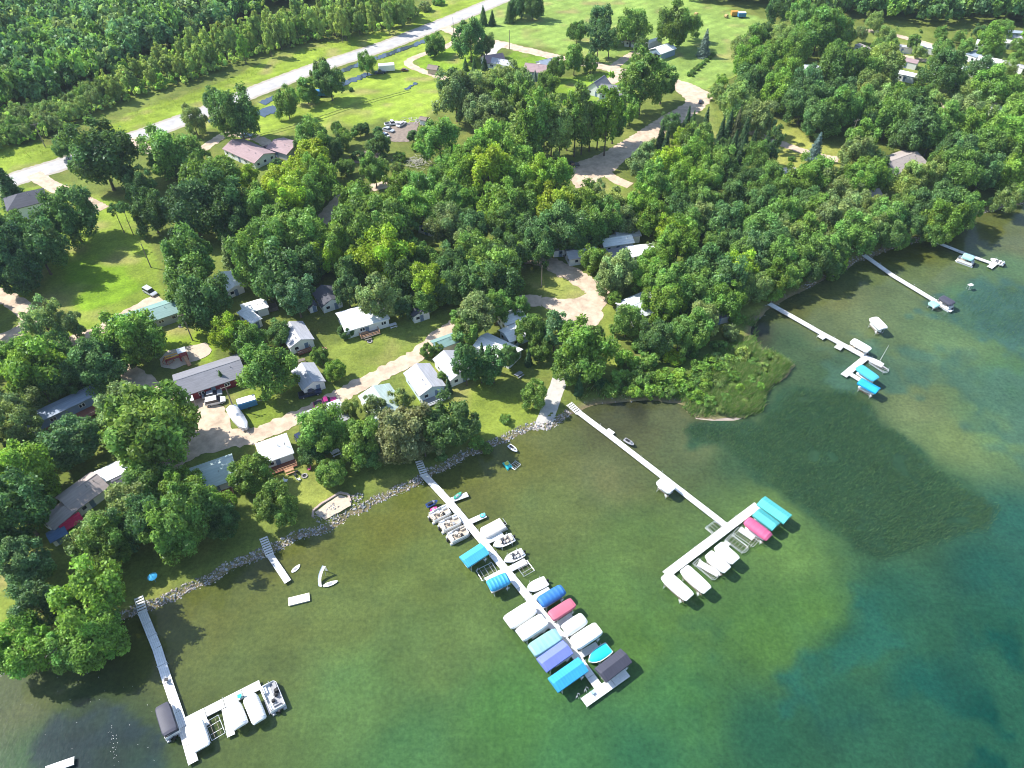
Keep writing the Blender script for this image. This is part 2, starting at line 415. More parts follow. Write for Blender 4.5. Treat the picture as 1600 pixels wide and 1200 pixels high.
GAIN = 1.42
def lake_col(x, y, z):
    w = np.zeros(len(x)); acc = np.zeros((len(x), 3))
    for r in LP:
        d2 = (x - r[0]) ** 2 + (y - r[1]) ** 2 + 4.0
        k = d2 ** -1.6; w += k; acc += k[:, None] * r[2:5]
    col = acc / w[:, None]
    u, v = proj(x, y, z)
    for poly, c, fe in WEED:
        d = polydist(u, v, poly); d = np.where(inpoly(u, v, poly), -d, d)
        d = d + (vnoise(x, y, 3.0, 31) - 0.5) * fe * 2.5 + (vnoise(x, y, 8.0, 32) - 0.5) * fe * 2.5
        ww = (np.clip(0.5 - d / fe, 0, 0.9) * (0.55 + 0.45 * np.clip((vnoise(x, y, 2.2, 33) * 0.5 + vnoise(x, y, 6.0, 34) * 0.5 - 0.3) * 4, 0, 1)))[:, None]
        col = col * (1 - ww) + np.array(c)[None, :] * ww
    # drifting weed and bare spots on the bed
    deep = np.clip((u - 980) / 300, 0, 1) * np.clip((v - 850) / 150, 0, 1)
    n = vnoise(x, y, 9, 41) * 0.45 + vnoise(x, y, 4, 42) * 0.3 + vnoise(x, y, 2.2, 44) * 0.25
    ww = (np.clip((n - 0.52) * 9, 0, 1) * 0.65 * (0.15 + 0.85 * deep))[:, None]
    col = col * (1 - ww) + np.array(s2l(38, 82, 60)) * ww
    n = vnoise(x, y, 7, 43)[:, None]
    col = col * (0.94 + 0.24 * n)
    return col / GAIN
wx, wy = axis_lines(-120, 280, 1.1), axis_lines(10, 260, 1.1)
lk = bpy.data.objects.new('lake', grid_mesh('lake', wx, wy, lambda x, y: np.zeros(len(x)), lake_col, WATER_M, keep=lambda x, y: shore_sd(x, y) < 2.0)); C.objects.link(lk); tag(lk, kind='structure')
# ------------------------------------------------------------------ roads, drives, bare patches
_lay = [0]
def sheet_z():
    _lay[0] += 1
    return GZ + 0.006 + 0.004 * _lay[0]
def ribbon(name, pts, width, m, edge=0.35, z=None, drape=False):
    w = [P(u, v) for u, v in pts]; dense = []
    for i in range(len(w) - 1):       # Catmull-Rom so that bends are round
        p0 = w[max(i - 1, 0)]; p1 = w[i]; p2 = w[i + 1]; p3 = w[min(i + 2, len(w) - 1)]
        n = max(2, int((p2 - p1).length / 0.8))
        for k in range(n):
            t = k / n
            dense.append(0.5 * ((2 * p1) + (-p0 + p2) * t + (2 * p0 - 5 * p1 + 4 * p2 - p3) * t * t + (-p0 + 3 * p1 - 3 * p2 + p3) * t ** 3))
    dense.append(w[-1]); z = sheet_z() if z is None else z
    mb = MB(); vs = []; fs = []
    for i, p in enumerate(dense):
        d = dense[min(i + 1, len(dense) - 1)] - dense[max(i - 1, 0)]; d.z = 0
        if d.length < 1e-6: d = Vector((1, 0, 0))
        d.normalize(); nn = Vector((-d.y, d.x, 0))
        wd = width if not callable(width) else width(i / len(dense))
        a = p + nn * (wd / 2 + random.uniform(-edge, edge)); b = p - nn * (wd / 2 + random.uniform(-edge, edge))
        vs += [(a.x, a.y, z), (p.x, p.y, z), (b.x, b.y, z)]
        if i:
            k = 3 * i; fs += [(k - 3, k - 2, k + 1, k), (k - 2, k - 1, k + 2, k + 1)]
    mb.add(vs, fs)
    o = mb.build(name, m)
    if drape: drape_on(o, 0.04)
    return tag(o, kind='structure')
def drape_on(o, h):
    n = len(o.data.vertices); co = np.empty(3 * n, np.float32); o.data.vertices.foreach_get('co', co); co = co.reshape(-1, 3).astype(float)
    co[:, 2] = land_z(co[:, 0], co[:, 1]) + h; o.data.vertices.foreach_set('co', co.astype(np.float32).ravel()); o.data.update()
def patch(name, poly, m, edge=0.4, z=None):
    w = [P(u, v) for u, v in poly]; out = []
    for i in range(len(w)):
        a, b = w[i], w[(i + 1) % len(w)]; n = max(1, int((b - a).length / 0.9))
        for k in range(n):
            q = a + (b - a) * (k / n); out.append((q.x + random.uniform(-edge, edge), q.y + random.uniform(-edge, edge), 0))
    z = sheet_z() if z is None else z
    mb = MB(); mb.add([(x, y, z) for x, y, _ in out], [tuple(range(len(out)))])
    return tag(mb.build(name, m), kind='structure')
HWY = [(-60, 312), (20, 281), (97, 256), (185, 224), (325, 173), (400, 142), (492, 107), (600, 72), (695, 35), (775, 2), (860, -34), (960, -75)]
ribbon('highway_shoulder', HWY, 10.5, mat('shoulder_gravel', (0.36, 0.32, 0.26), 0.95, 0.2, 0.6), 0.3)
hz = sheet_z()
ribbon('highway', HWY, 7.6, ASPHALT, 0.06, hz)
ribbon('gravel_road', [(693, 42), (718, 53), (775, 67), (830, 80), (880, 92), (940, 104), (980, 113), (1030, 123), (1062, 131), (1090, 142), (1096, 152), (1080, 168), (1050, 186), (1022, 204), (985, 228), (945, 252), (905, 280)], lambda t: 6.0 if t < 0.6 else 8.0, GRAVEL, 0.5)
patch('gravel_lot', [(880, 262), (900, 294), (922, 288), (955, 270), (978, 250), (1000, 232), (1030, 214), (1030, 197), (995, 210), (940, 240)], GRAVEL)
patch('gravel_lot', [(1040, 126), (1064, 128), (1108, 145), (1104, 156), (1080, 176), (1062, 180), (1072, 156)], GRAVEL)
ribbon('driveway', [(948, 270), (962, 281), (985, 290)], 4, GRAVEL)
ribbon('driveway', [(955, 107), (975, 93), (990, 84), (1006, 78), (1025, 76)], 4, GRAVEL)
ribbon('driveway', [(978, 112), (962, 122), (952, 130)], 5, GRAVEL)
ribbon('driveway', [(712, 65), (690, 76), (655, 87), (638, 97), (650, 107), (680, 118), (705, 126)], 3.6, GRAVEL)
ribbon('driveway', [(52, 272), (80, 290), (115, 305), (160, 328)], 5, GRAVEL, 0.2)
ribbon('driveway', [(205, 216), (236, 236), (290, 246), (330, 224), (357, 209), (395, 214), (420, 226), (432, 236)], 4.2, GRAVEL)
ribbon('driveway', [(785, 68), (770, 78), (766, 86)], 5, CONCRETE, 0.1)
ribbon('gravel_lane', [(820, 402), (850, 408), (885, 425), (915, 442), (932, 458), (925, 480), (905, 500), (880, 512)], 6, GRAVEL, 0.5)
patch('gravel_lot', [(905, 435), (922, 432), (952, 455), (938, 475), (942, 498), (922, 516), (888, 516), (880, 500), (842, 474), (846, 464), (900, 468), (919, 455)], GRAVEL)
ribbon('gravel_lane', [(846, 470), (810, 470), (770, 478), (730, 498), (690, 523), (650, 556), (600, 583), (550, 608), (500, 636), (440, 663), (395, 682), (350, 690), (300, 704), (250, 735)], 4.6, GRAVEL, 0.4)
patch('gravel_lot', [(278, 618), (300, 612), (345, 632), (362, 655), (358, 668), (398, 672), (400, 685), (340, 705), (300, 715), (290, 680), (280, 645)], GRAVEL)
ribbon('gravel_lane', [(-30, 452), (10, 466), (38, 484), (47, 502), (30, 518), (0, 532), (-30, 545)], 4.8, GRAVEL)
ribbon('gravel_lane', [(60, 560), (115, 532), (160, 514), (205, 488), (250, 465)], 4.2, GRAVEL)
ribbon('gravel_lane', [(130, 540), (180, 570), (215, 592), (255, 618), (290, 640)], 5, GRAVEL)
ribbon('gravel_lane', [(620, 285), (575, 295), (540, 305), (515, 330), (500, 350)], 4.5, GRAVEL)
ribbon('gravel_lane', [(1340, 45), (1400, 56), (1440, 66), (1490, 80)], 4, GRAVEL)
ribbon('gravel_lane', [(1390, 82), (1430, 92), (1480, 100), (1530, 118), (1600, 130)], 4, GRAVEL)
ribbon('gravel_lane', [(1405, 143), (1440, 155), (1500, 170), (1560, 160)], 4, GRAVEL)
ribbon('gravel_lane', [(1170, 205), (1225, 226), (1265, 240), (1310, 250)], 4, GRAVEL)
patch('driveway', [(1205, 262), (1245, 262), (1240, 282), (1215, 275)], CONCRETE)
patch('beach', [(492, 801), (500, 795), (530, 774), (547, 779), (549, 790), (530, 801), (506, 812)], SAND, 0.15)
patch('playground_sand', [(248, 562), (262, 548), (300, 540), (322, 536), (332, 548), (322, 558), (300, 566), (270, 578), (252, 574)], SAND, 0.2)
patch('dirt_patch', [(592, 208), (608, 200), (630, 192), (655, 190), (652, 205), (640, 222), (612, 222), (598, 216)], DIRT, 0.3)
patch('dirt_patch', [(550, 255), (565, 238), (592, 232), (600, 245), (580, 258)], DIRT, 0.3)
ribbon('boat_ramp', [(878, 585), (868, 612), (858, 640), (843, 676)], 3.7, CONCRETE, 0.08, drape=True)
patch('mud_bank', [(1080, 646), (1090, 650), (1125, 652), (1172, 650), (1176, 655), (1125, 657), (1092, 656), (1078, 650)], mat('pinkish_mud', (0.42, 0.33, 0.27), 0.9, 0.3, 1.5), 0.3)
drape_on(bpy.data.objects['mud_bank'], 0.10)
WORN = mat('worn_grass', (0.22, 0.29, 0.045), 0.95, 0.35, 0.8)
for pts, w in (([(400, 212), (470, 192), (550, 165), (640, 140)], 0.6), ([(404, 215), (474, 195), (553, 168), (642, 143)], 0.5), ([(1160, 112), (1130, 128), (1105, 138)], 1.2)):
    ribbon('worn_track', pts, w, WORN, 0.22)
PUDDLE = mat('ditch_water', (0.045, 0.065, 0.085), 0.06, 0.2, 0.6, spec=0.6)
for pts, w in (([(520, 118), (560, 101), (610, 84), (668, 63)], 3.2), ([(530, 134), (552, 125), (578, 115)], 3.5), ([(408, 162), (432, 152)], 4), ([(405, 180), (433, 168)], 6), ([(325, 190), (342, 186)], 3), ([(632, 140), (652, 130)], 1.6)):
    ribbon('puddle', pts, w, PUDDLE, 0.7)
# ------------------------------------------------------------------ trees
def unit(n):
    d = rng.normal(size=(n, 3)); return d / np.linalg.norm(d, axis=1)[:, None]
def quads(pos, nrm, size, col, aspect=1.35):
    n = len(pos); nrm = nrm / (np.linalg.norm(nrm, axis=1)[:, None] + 1e-9)
    ref = unit(n); a = np.cross(nrm, ref); a /= (np.linalg.norm(a, axis=1)[:, None] + 1e-9); b = np.cross(nrm, a)
    s = np.asarray(size)[:, None] if np.ndim(size) else size
    a = a * s * aspect; b = b * s
    V = np.stack([pos - a, pos - 0.75 * b, pos + a, pos + 0.75 * b], 1).reshape(-1, 3)
    Fq = np.arange(4 * n).reshape(n, 4)
    return V, Fq, np.repeat(col, 4, 0)
def crown_broad(lobes, per, leaf, rz=0.85, lobe=(0.26, 0.40), fill=0.62, ragged=0.22, flat=0.0):
    """leaf clumps (lobes) spread through an uneven ellipsoid; returns leaf arrays in unit radius"""
    d = unit(lobes * 3); d = d[d[:, 2] > -0.72][:lobes]
    lump = 1 + ragged * (rng.random(len(d)) * 2 - 1)
    rad = (fill + (0.86 - fill) * rng.random(len(d)) ** 0.5) * lump
    inner = rng.random(len(d)) < 0.2; rad[inner] *= 0.55
    c = d * rad[:, None] * np.array([1, 1, rz]); c[:, 2] -= flat * (c[:, 0] ** 2 + c[:, 1] ** 2)
    lr = lobe[0] + (lobe[1] - lobe[0]) * rng.random(len(d))
    k = np.repeat(np.arange(len(d)), per); n = len(k)
    q = unit(n); out = d[k] + np.array([0, 0, 0.35]); q = q + 0.75 * out; q /= np.linalg.norm(q, axis=1)[:, None]
    shell = 0.30 + 0.85 * rng.random(n) ** 0.75
    pos = c[k] + q * (lr[k] * shell)[:, None] * np.array([1, 1, min(1.15, rz + 0.1)]) + (d[k] * 0.5 + np.array([0, 0, 0.5])) * (rng.random(n) ** 3 * 0.16)[:, None]
    nrm = q + 0.9 * rng.normal(size=(n, 3)) + np.array([-0.25, 0.08, 0.5])
    tint = (0.74 + 0.5 * rng.random(len(d)))[k] * (0.55 + 0.85 * rng.random(n))
    warm = (rng.random(len(d))[k] - 0.5) * 0.22
    col = np.stack([tint * (1 + warm), tint, tint * (1 - warm)], 1)
    return quads(pos, nrm, leaf * (0.6 + 0.8 * rng.random(n)), col)
def crown_cone(tiers, per, leaf, rz, droop=0.35, thin=1.0):
    P_, N_, C_ = [], [], []
    for t in range(tiers):
        f = t / (tiers - 1); z = -rz + 2 * rz * f; r = (1 - f) ** 0.85 * (0.9 + 0.2 * rng.random()) * thin + 0.03
        nb = max(4, int(11 * r + 4)); a0 = rng.random() * 6.28
        for b in range(nb):
            a = a0 + 6.283 * b / nb + rng.normal() * 0.12; L = r * (0.78 + 0.35 * rng.random())
            m = max(4, int(per * (0.35 + L))); s = rng.random(m) ** 0.6
            x = np.stack([np.cos(a) * L * s, np.sin(a) * L * s, z - droop * L * s ** 1.5 * 0.6 + 0.10 * rng.normal(size=m) * 0.5], 1)
            x[:, :2] += rng.normal(size=(m, 2)) * 0.075 * (0.4 + L)
            P_.append(x); N_.append(np.tile([np.cos(a) * 0.5, np.sin(a) * 0.5, 0.9], (m, 1)) + 0.5 * rng.normal(size=(m, 3)))
            tt = (0.75 + 0.5 * rng.random()) * (0.8 + 0.4 * rng.random(m)); C_.append(np.stack([tt, tt, tt], 1))
    p, n_, c = np.concatenate(P_), np.concatenate(N_), np.concatenate(C_)
    return quads(p, n_, leaf * (0.6 + 0.8 * rng.random(len(p))), c)
def leafmesh(name, arr): return numpy_mesh(name, arr[0], arr[1], LEAF, arr[2])
def trunk_mesh(name, h, zc, r=0.05, limbs=5, spread=0.5, lean=0.04):
    mb = MB(); top = Vector((lean, lean * 0.5, zc * 1.05)); mid = Vector((0.0, 0.01, zc * 0.45))
    mb.tube((0, 0, -0.02), (0, 0, 0.08), r * 1.7, 8, r * 1.1); mb.tube((0, 0, 0.08), mid, r * 1.1, 8, r * 0.8); mb.tube(mid, top, r * 0.8, 7, r * 0.35)
    for i in range(limbs):
        a = 6.283 * i / max(limbs, 1) + random.uniform(-0.4, 0.4); z0 = zc * random.uniform(0.42, 0.85)
        p0 = Vector((0, 0.005, z0)); p1 = p0 + Vector((math.cos(a) * spread * 0.5, math.sin(a) * spread * 0.5, spread * 0.38)); p2 = p1 + Vector((math.cos(a) * spread * 0.35, math.sin(a) * spread * 0.35, spread * 0.4))
        mb.tube(p0, p1, r * 0.5, 5, r * 0.32); mb.tube(p1, p2, r * 0.32, 5, r * 0.14)
    return mb.mesh(name, BARK)
# species: name -> (crown variants, trunk, crown height in radii, category, look)
SPEC = {}
def species(key, name, cat, zc, crowns, trunk): SPEC[key] = dict(name=name, cat=cat, zc=zc, crowns=crowns, trunk=trunk)
species('B', 'broadleaf_tree', 'tree', 1.28, [leafmesh('crown', crown_broad(54, 290, 0.045, 1.06, (0.19, 0.40), 0.56, 0.36)) for _ in range(8)], trunk_mesh('trunk', 2.2, 1.28))
species('R', 'maple_tree', 'tree', 1.02, [leafmesh('crown', crown_broad(64, 250, 0.042, 0.88, (0.20, 0.32), 0.68, 0.14)) for _ in range(4)], trunk_mesh('trunk', 1.9, 1.02))
species('L', 'willow_tree', 'tree', 1.35, [leafmesh('crown', crown_broad(40, 230, 0.042, 1.05, (0.18, 0.34), 0.5, 0.34)) for _ in range(4)], trunk_mesh('trunk', 2.3, 1.35, limbs=7, spread=0.7))
species('T', 'cottonwood_tree', 'tree', 1.9, [leafmesh('crown', crown_broad(66, 230, 0.048, 1.5, (0.20, 0.36), 0.58, 0.26)) for _ in range(4)], trunk_mesh('trunk', 3.4, 1.9, 0.055))
species('C', 'poplar_tree', 'tree', 2.7, [leafmesh('crown', crown_broad(52, 110, 0.085, 2.4, (0.30, 0.46), 0.55, 0.30)) for _ in range(5)], trunk_mesh('trunk', 5.2, 2.9, 0.07, 3, 0.4))
species('S', 'spruce_tree', 'tree', 1.85, [leafmesh('crown', crown_cone(17, 42, 0.062, 1.7)) for _ in range(3)], trunk_mesh('trunk', 3.5, 1.85, 0.06, 0))
species('N', 'spruce_tree', 'tree', 2.9, [leafmesh('crown', crown_cone(20, 34, 0.085, 2.7)) for _ in range(3)], trunk_mesh('trunk', 5.5, 2.9, 0.08, 0))
species('P', 'pine_tree', 'tree', 1.7, [leafmesh('crown', crown_broad(40, 110, 0.06, 1.25, (0.18, 0.30), 0.5, 0.3)) for _ in range(3)], trunk_mesh('trunk', 3.0, 1.7, 0.05, 6, 0.5))
species('H', 'pine_tree', 'tree', 4.9, [leafmesh('crown', crown_broad(26, 90, 0.075, 0.9, (0.24, 0.38), 0.45, 0.35)) for _ in range(2)], trunk_mesh('trunk', 5.6, 4.9, 0.075, 5, 0.6, 0.15))
species('U', 'shrub', 'shrub', 0.52, [leafmesh('crown', crown_broad(30, 90, 0.085, 0.66, (0.28, 0.42), 0.6, 0.25)) for _ in range(4)], trunk_mesh('trunk', 0.9, 0.45, 0.05, 4, 0.4))
HUE = {k_: (h_[0] * 2.15, h_[1] * 2.06, h_[2] * 2.15) for k_, h_ in {'y': (0.140, 0.205, 0.018), 'k': (0.092, 0.165, 0.024), 'g': (0.082, 0.148, 0.029), 'd': (0.053, 0.104, 0.029), 'b': (0.060, 0.115, 0.042), 'l': (0.105, 0.150, 0.050), 'o': (0.085, 0.105, 0.045), 's': (0.085, 0.130, 0.115), 'p': (0.118, 0.172, 0.046), 'f': (0.175, 0.240, 0.060), 'v': (0.034, 0.072, 0.025)}.items()}
HUEWORD = {'y': 'yellow-green', 'k': 'bright green', 'g': 'mid green', 'd': 'dark green', 'b': 'bluish green', 'l': 'pale grey-green', 'o': 'olive brown', 's': 'silvery blue', 'p': 'light green', 'f': 'pale fresh green', 'v': 'blackish green'}
KX = {'B': 1.04, 'L': 1.08, 'R': 1.06, 'T': 1.05}
TREES = []
def tree(u, v, r, sp='B', hue='g', label=None, group=None, k=1.0):
    """(u, v) crown centre and r crown half-width in the picture; turned into a real place and size"""
    s = SPEC[sp]; R_ = r / 5.0; k = k * KX.get(sp, 1.0) * (0.88 if u > 1370 and v < 170 and sp == 'B' else 1.0)
    for _ in range(4):
        z = GZ + s['zc'] * R_ * k; p = P(u, v, z); R_ = r / pxscale(p)
    R_ *= 0.95
    TREES.append(dict(u=u, v=v, p=(p.x, p.y), R=R_, k=k, sp=sp, hue=hue, label=label, group=group))
def T(sp, s, **kw):
    for it in s.replace('\n', ' ').split(';'):
        it = it.split()
        if not it: continue
        u, v, r = float(it[0]), float(it[1]), float(it[2]); h = it[3] if len(it) > 3 else 'g'
        tree(u, v, r, sp, h, k=float(it[4]) if len(it) > 4 else 1.0, **kw)
# left top: round the house on the highway and the left lawn
T('B', '''155 242 46 d; 262 236 36 g; 298 245 24 g; 302 190 17 l; 335 160 16 d; 370 176 34 d 1.05; 100 232 14 d; 330 284 38 g 0.9; 218 288 22 d; 272 264 13 d; 388 278 17 y 0.8;
 28 372 34 d; 8 398 40 v; 60 392 34 d; 28 425 28 v; 108 338 36 d; 236 334 26 d; 300 330 38 v; 342 318 40 d 1.1; 370 352 26 d; 296 408 36 g; 288 442 32 g; 322 472 36 d; 398 408 36 g 1.15;
 450 314 32 y; 415 332 30 g; 482 312 24 g; 432 354 30 g; 470 364 38 g; 560 352 40 g; 595 332 34 k; 555 316 30 k; 606 360 36 g; 628 374 24 d; 650 322 30 k; 522 384 28 g; 412 386 34 g; 424 424 38 d 1.1; 476 414 25 d;
 508 402 22 y; 562 404 22 y; 545 424 20 d 1.2; 602 402 36 y; 667 444 28 y; 657 402 24 g; 704 424 28 d; 694 446 24 d; 628 442 22 d 1.2; 626 474 20 b; 660 470 20 g;
 700 352 28 l; 682 342 20 g; 735 360 25 d; 750 395 32 g; 772 420 32 g; 787 402 28 d; 732 386 22 l; 785 352 25 g; 726 318 22 k; 700 314 25 g; 780 318 30 k; 786 442 30 d; 748 446 28 d''')
T('T', '''588 466 26 l; 462 462 27 b 0.8; 542 452 18 b; 744 492 30 l 0.85; 776 482 20 g 0.85; 728 508 24 g 0.8; 829 512 23 g 0.9; 795 558 14 d 0.9; 752 580 14 d 0.9; 684 545 8 g 0.8; 812 480 14 g 0.9; 690 590 8 g 0.9''')
T('H', '176 322 10 d; 192 328 9 d 1.05')
T('S', '355 392 14 l; 8 284 22 v; 346 590 9 d; 1277 228 13 s; 1102 68 11 s; 980 405 15 d 0.8')
T('L', '''70 506 30 l; 110 508 20 l; 78 480 14 l; 22 640 34 l; 45 690 18 g; 27 672 34 l''')
T('B', '''200 525 38 k; 222 535 28 g; 145 568 36 d; 172 558 26 d; 50 572 42 k; 15 562 30 g; 86 552 24 d; 102 590 28 d; 60 600 30 d; 360 525 24 y; 392 538 24 g; 418 580 36 g; 434 520 18 d; 
 27 742 44 k; 50 758 26 g; 28 798 50 d; 148 834 34 p; 170 852 34 g; 205 788 38 l; 235 760 34 g; 222 812 38 d 1.2; 287 762 30 k; 272 822 40 g 1.3; 302 802 36 g 1.3; 330 788 26 k; 345 814 24 d 1.3; 38 884 34 b;
 57 948 34 b; 138 946 50 k; 140 992 42 k; 30 1012 40 k; 112 1012 34 g; 155 897 24 y; 505 676 34 g; 490 698 22 d; 565 692 32 g; 580 704 24 d; 632 674 40 o; 702 662 36 d; 835 617 19 g; 912 547 38 k; 895 572 28 g; 930 524 14 g''')
T('L', '548 642 15 p 1.1; 585 634 20 l; 626 622 17 l; 662 690 24 o')
T('R', '235 664 69 g 1.02; 112 690 42 b 0.85; 192 640 38 l; 432 787 35 g; 390 740 30 g; 517 738 23 g; 842 546 18 g; 668 548 11 g')
T('C', '867 514 17 b 1.05; 727 562 19 d 1.1; 771 568 17 d 0.9')
T('N', '753 556 10 v 1.1; 700 600 7 v; 826 556 7 v; 560 450 8 v; 905 600 8 v')
T('R', '499 556 13 g; 523 577 17 k 1.1; 540 517 13 d 0.8')
# middle top: lawn, houses, the poplar row and the maples
T('B', '''735 64 24 d; 760 72 13 p; 681 66 15 g; 673 80 8 d; 572 98 12 g 1.15; 448 163 18 g; 478 140 17 g; 515 131 20 d; 503 113 15 p; 488 216 24 g; 472 226 13 d; 522 231 15 d; 535 215 13 g; 527 201 8 g; 592 224 17 d;
 585 266 19 g 1.2; 686 217 30 g; 712 152 30 l; 736 142 24 l; 762 147 26 p; 790 127 22 p; 750 174 26 l; 776 192 26 l; 784 156 22 g; 488 256 31 y 0.8; 437 280 23 y 0.8; 500 282 28 k; 457 297 26 y; 540 260 12 g; 432 256 9 d 0.8;
 737 246 34 k; 776 236 32 k; 762 272 34 y; 726 278 28 k; 690 278 22 g; 626 292 24 k; 796 208 22 g; 826 228 22 g; 812 254 26 k; 838 280 28 y; 868 282 26 k; 806 284 24 k; 664 296 24 g''')
T('T', '562 203 8 d 0.7; 553 207 7 g 0.7; 570 200 8 d 0.7; 590 204 7 d 0.7; 645 213 9 d 0.7; 898 92 16 g 0.8; 622 28 9 g 0.7')
T('B', '''806 14 13 d; 832 10 15 d; 818 6 12 g; 902 51 13 g; 988 39 25 g; 1052 43 25 g; 1082 45 14 g; 923 99 11 g; 985 181 12 k; 815 139 22 p; 823 154 20 g; 855 132 15 g; 870 109 13 g; 938 38 20 b''')
T('P', '935 66 16 v; 953 62 17 d; 1003 71 13 d; 1212 214 14 d; 1204 238 15 v; 1132 231 12 d; 1360 191 15 d')
T('T', '1004 130 30 g 0.85; 1036 130 21 g 0.8')
T('C', '815 200 17 p 1.10; 827 205 17 k 1.22; 839 196 17 g 1.34; 851 201 17 p 1.10; 863 192 17 k 1.22; 876 197 17 p 1.34; 888 188 17 k 1.10; 900 193 17 g 1.22; 912 184 17 p 1.34; 924 189 17 k 1.10; 937 181 17 p 1.22; 949 186 17 k 1.34; 961 177 17 g 1.10', group='row of tall trees along the gravel road')
T('S', '727 99 6 d; 741 102 6 d; 757 98 6 v; 755 24 8 d; 769 26 7 v; 796 18 9 d; 852 101 4 v; 846 110 4 s; 836 117 5 s; 826 115 4 v')
# right of the gravel road
T('B', '''1120 142 12 p; 1127 128 9 k; 1160 77 15 p; 1176 62 18 g; 1192 58 16 d; 1170 97 22 k; 1192 102 22 g; 1172 132 25 d; 1195 132 22 g; 1150 167 24 p; 1134 162 13 p; 1186 187 22 l; 1047 191 14 d; 1066 214 15 y; 1090 227 24 g;
 1013 244 17 l; 1000 262 18 l; 1044 260 25 y; 1083 254 24 k; 1122 254 22 g; 1180 245 20 g; 1170 280 20 d; 1135 267 18 d; 1026 284 25 g; 1070 285 25 k; 1108 282 22 g; 1205 272 18 g; 1215 298 18 g; 1150 305 22 d; 1190 318 22 d''')
T('N', '1103 192 9 v; 1074 190 8 v; 1034 208 8 v; 1042 220 8 v; 1140 193 9 v; 1152 195 9 o; 1164 208 11 v; 1159 238 10 v; 1082 194 8 d; 1127 208 9 v; 1148 222 9 v; 1176 226 9 v; 1196 230 9 v; 1136 244 8 v')
T('B', '''1282 44 30 g; 1255 29 22 g; 1215 17 18 d; 1307 52 22 g; 1245 77 20 g; 1215 90 22 k; 1232 112 22 k; 1225 62 20 p; 1315 104 28 g; 1342 107 24 g; 1382 104 25 p; 1365 33 12 p; 1387 56 14 p; 1469 53 10 g; 1472 79 15 g; 1475 114 26 d; 1510 74 12 g;
 1547 63 18 k; 1567 46 14 g; 1532 108 19 b; 1590 92 12 g; 1555 137 28 k; 1582 142 22 g; 1440 123 9 p; 1405 136 7 g; 1520 142 15 p; 1215 142 24 k; 1262 132 22 b; 1282 152 27 d; 1255 162 25 d; 1312 149 24 d; 1305 174 27 g; 1340 172 24 g; 1275 182 25 d; 1360 142 22 p; 1376 162 24 p;
 1405 157 24 k; 1390 187 25 g; 1425 177 24 d; 1452 164 23 p; 1470 192 27 g; 1430 209 27 d; 1457 214 24 g; 1502 172 24 l; 1512 199 24 k; 1532 177 20 p; 1517 232 24 g; 1495 247 27 d; 1562 214 34 k; 1590 227 30 k; 1580 187 24 g; 1550 242 29 g; 1470 262 22 g; 1450 277 22 p; 1500 272 27 g; 1535 274 24 d; 1580 272 25 k;
 1347 219 24 g; 1340 242 22 l; 1370 252 17 d; 1360 272 22 k; 1275 267 26 k; 1245 284 22 k; 1305 285 22 l; 1340 285 24 k; 1380 280 18 g; 1424 284 24 p; 1605 160 24 g; 1610 195 26 k; 1395 70 9 g; 1436 82 10 p; 1402 100 10 g; 1462 98 11 g; 1492 92 12 d; 1535 82 9 g; 1560 78 10 g; 1500 58 9 g; 1530 50 10 d; 1592 70 10 g; 1575 105 12 p; 1500 125 12 g; 1455 140 11 g; 1425 148 10 p; 1400 160 12 g; 1372 75 12 g; 1345 55 10 l; 1320 60 12 g; 1300 84 12 k; 1540 150 12 g''')
T('C', '1429 64 9 g 0.8')
# the wood between the gravel road and the shore
T('B', '''815 322 28 g; 867 322 31 y; 907 327 29 k; 942 344 27 g; 837 364 28 d; 882 357 34 d; 920 359 29 g; 842 384 26 d; 900 369 22 d; 805 362 22 g; 805 394 20 k; 1000 324 22 k; 1020 344 23 k; 1060 329 21 d; 1075 352 22 g; 1095 339 22 l; 1132 344 27 d; 1120 379 17 g; 1140 379 20 d;
 1185 352 29 g; 1182 389 27 b; 1185 419 22 d; 1060 384 29 k; 1047 364 20 y; 927 402 20 k; 965 427 26 l; 950 439 22 l; 1007 427 24 k; 1025 409 22 k; 1020 389 10 l; 1040 442 29 k; 1052 457 28 g; 1040 472 27 k; 1107 422 34 d; 1087 442 29 g; 1132 439 31 d; 1150 422 24 y; 1112 457 29 g; 1177 447 22 p; 1137 472 24 k; 1190 452 15 p;
 980 502 23 g; 1087 514 27 g; 1097 500 22 l; 1062 527 22 g; 1025 527 24 d; 975 346 20 l; 955 322 22 p; 1055 300 20 g; 930 300 16 l; 1100 312 22 g''')
T('T', '960 468 11 k 0.7')
T('B', '''1222 334 27 g; 1257 317 23 d; 1310 334 28 l; 1275 332 22 g; 1340 312 18 l; 1365 329 22 p; 1387 339 27 g; 1417 324 22 g; 1437 327 24 d; 1475 317 29 d; 1495 327 27 g; 1475 347 27 k; 1510 327 20 k; 1355 357 25 p; 1387 364 22 d; 1330 369 29 g; 1295 352 25 l; 1260 372 25 g; 1232 374 27 p; 1210 389 25 d; 1275 392 27 g; 1227 404 27 g; 1250 409 24 g; 1270 417 22 d; 1300 402 22 d;
 1212 432 22 k; 1232 430 20 g; 1460 364 19 g; 1575 312 18 p; 1430 352 20 d; 1405 372 16 g; 1160 400 22 g; 1208 360 20 l; 1185 300 20 g''')
T('U', '''1312 412 13 y; 1208 460 16 k; 1590 302 14 p; 1552 318 10 p; 745 692 12 g; 548 140 4 d; 708 112 7 d; 640 21 8 l; 663 11 10 l; 685 3 8 g; 625 246 9 g; 560 244 10 d; 1237 248 5 g; 650 230 8 g; 760 700 9 g; 690 712 10 d; 790 655 9 g; 620 262 10 p; 1300 430 9 g''')
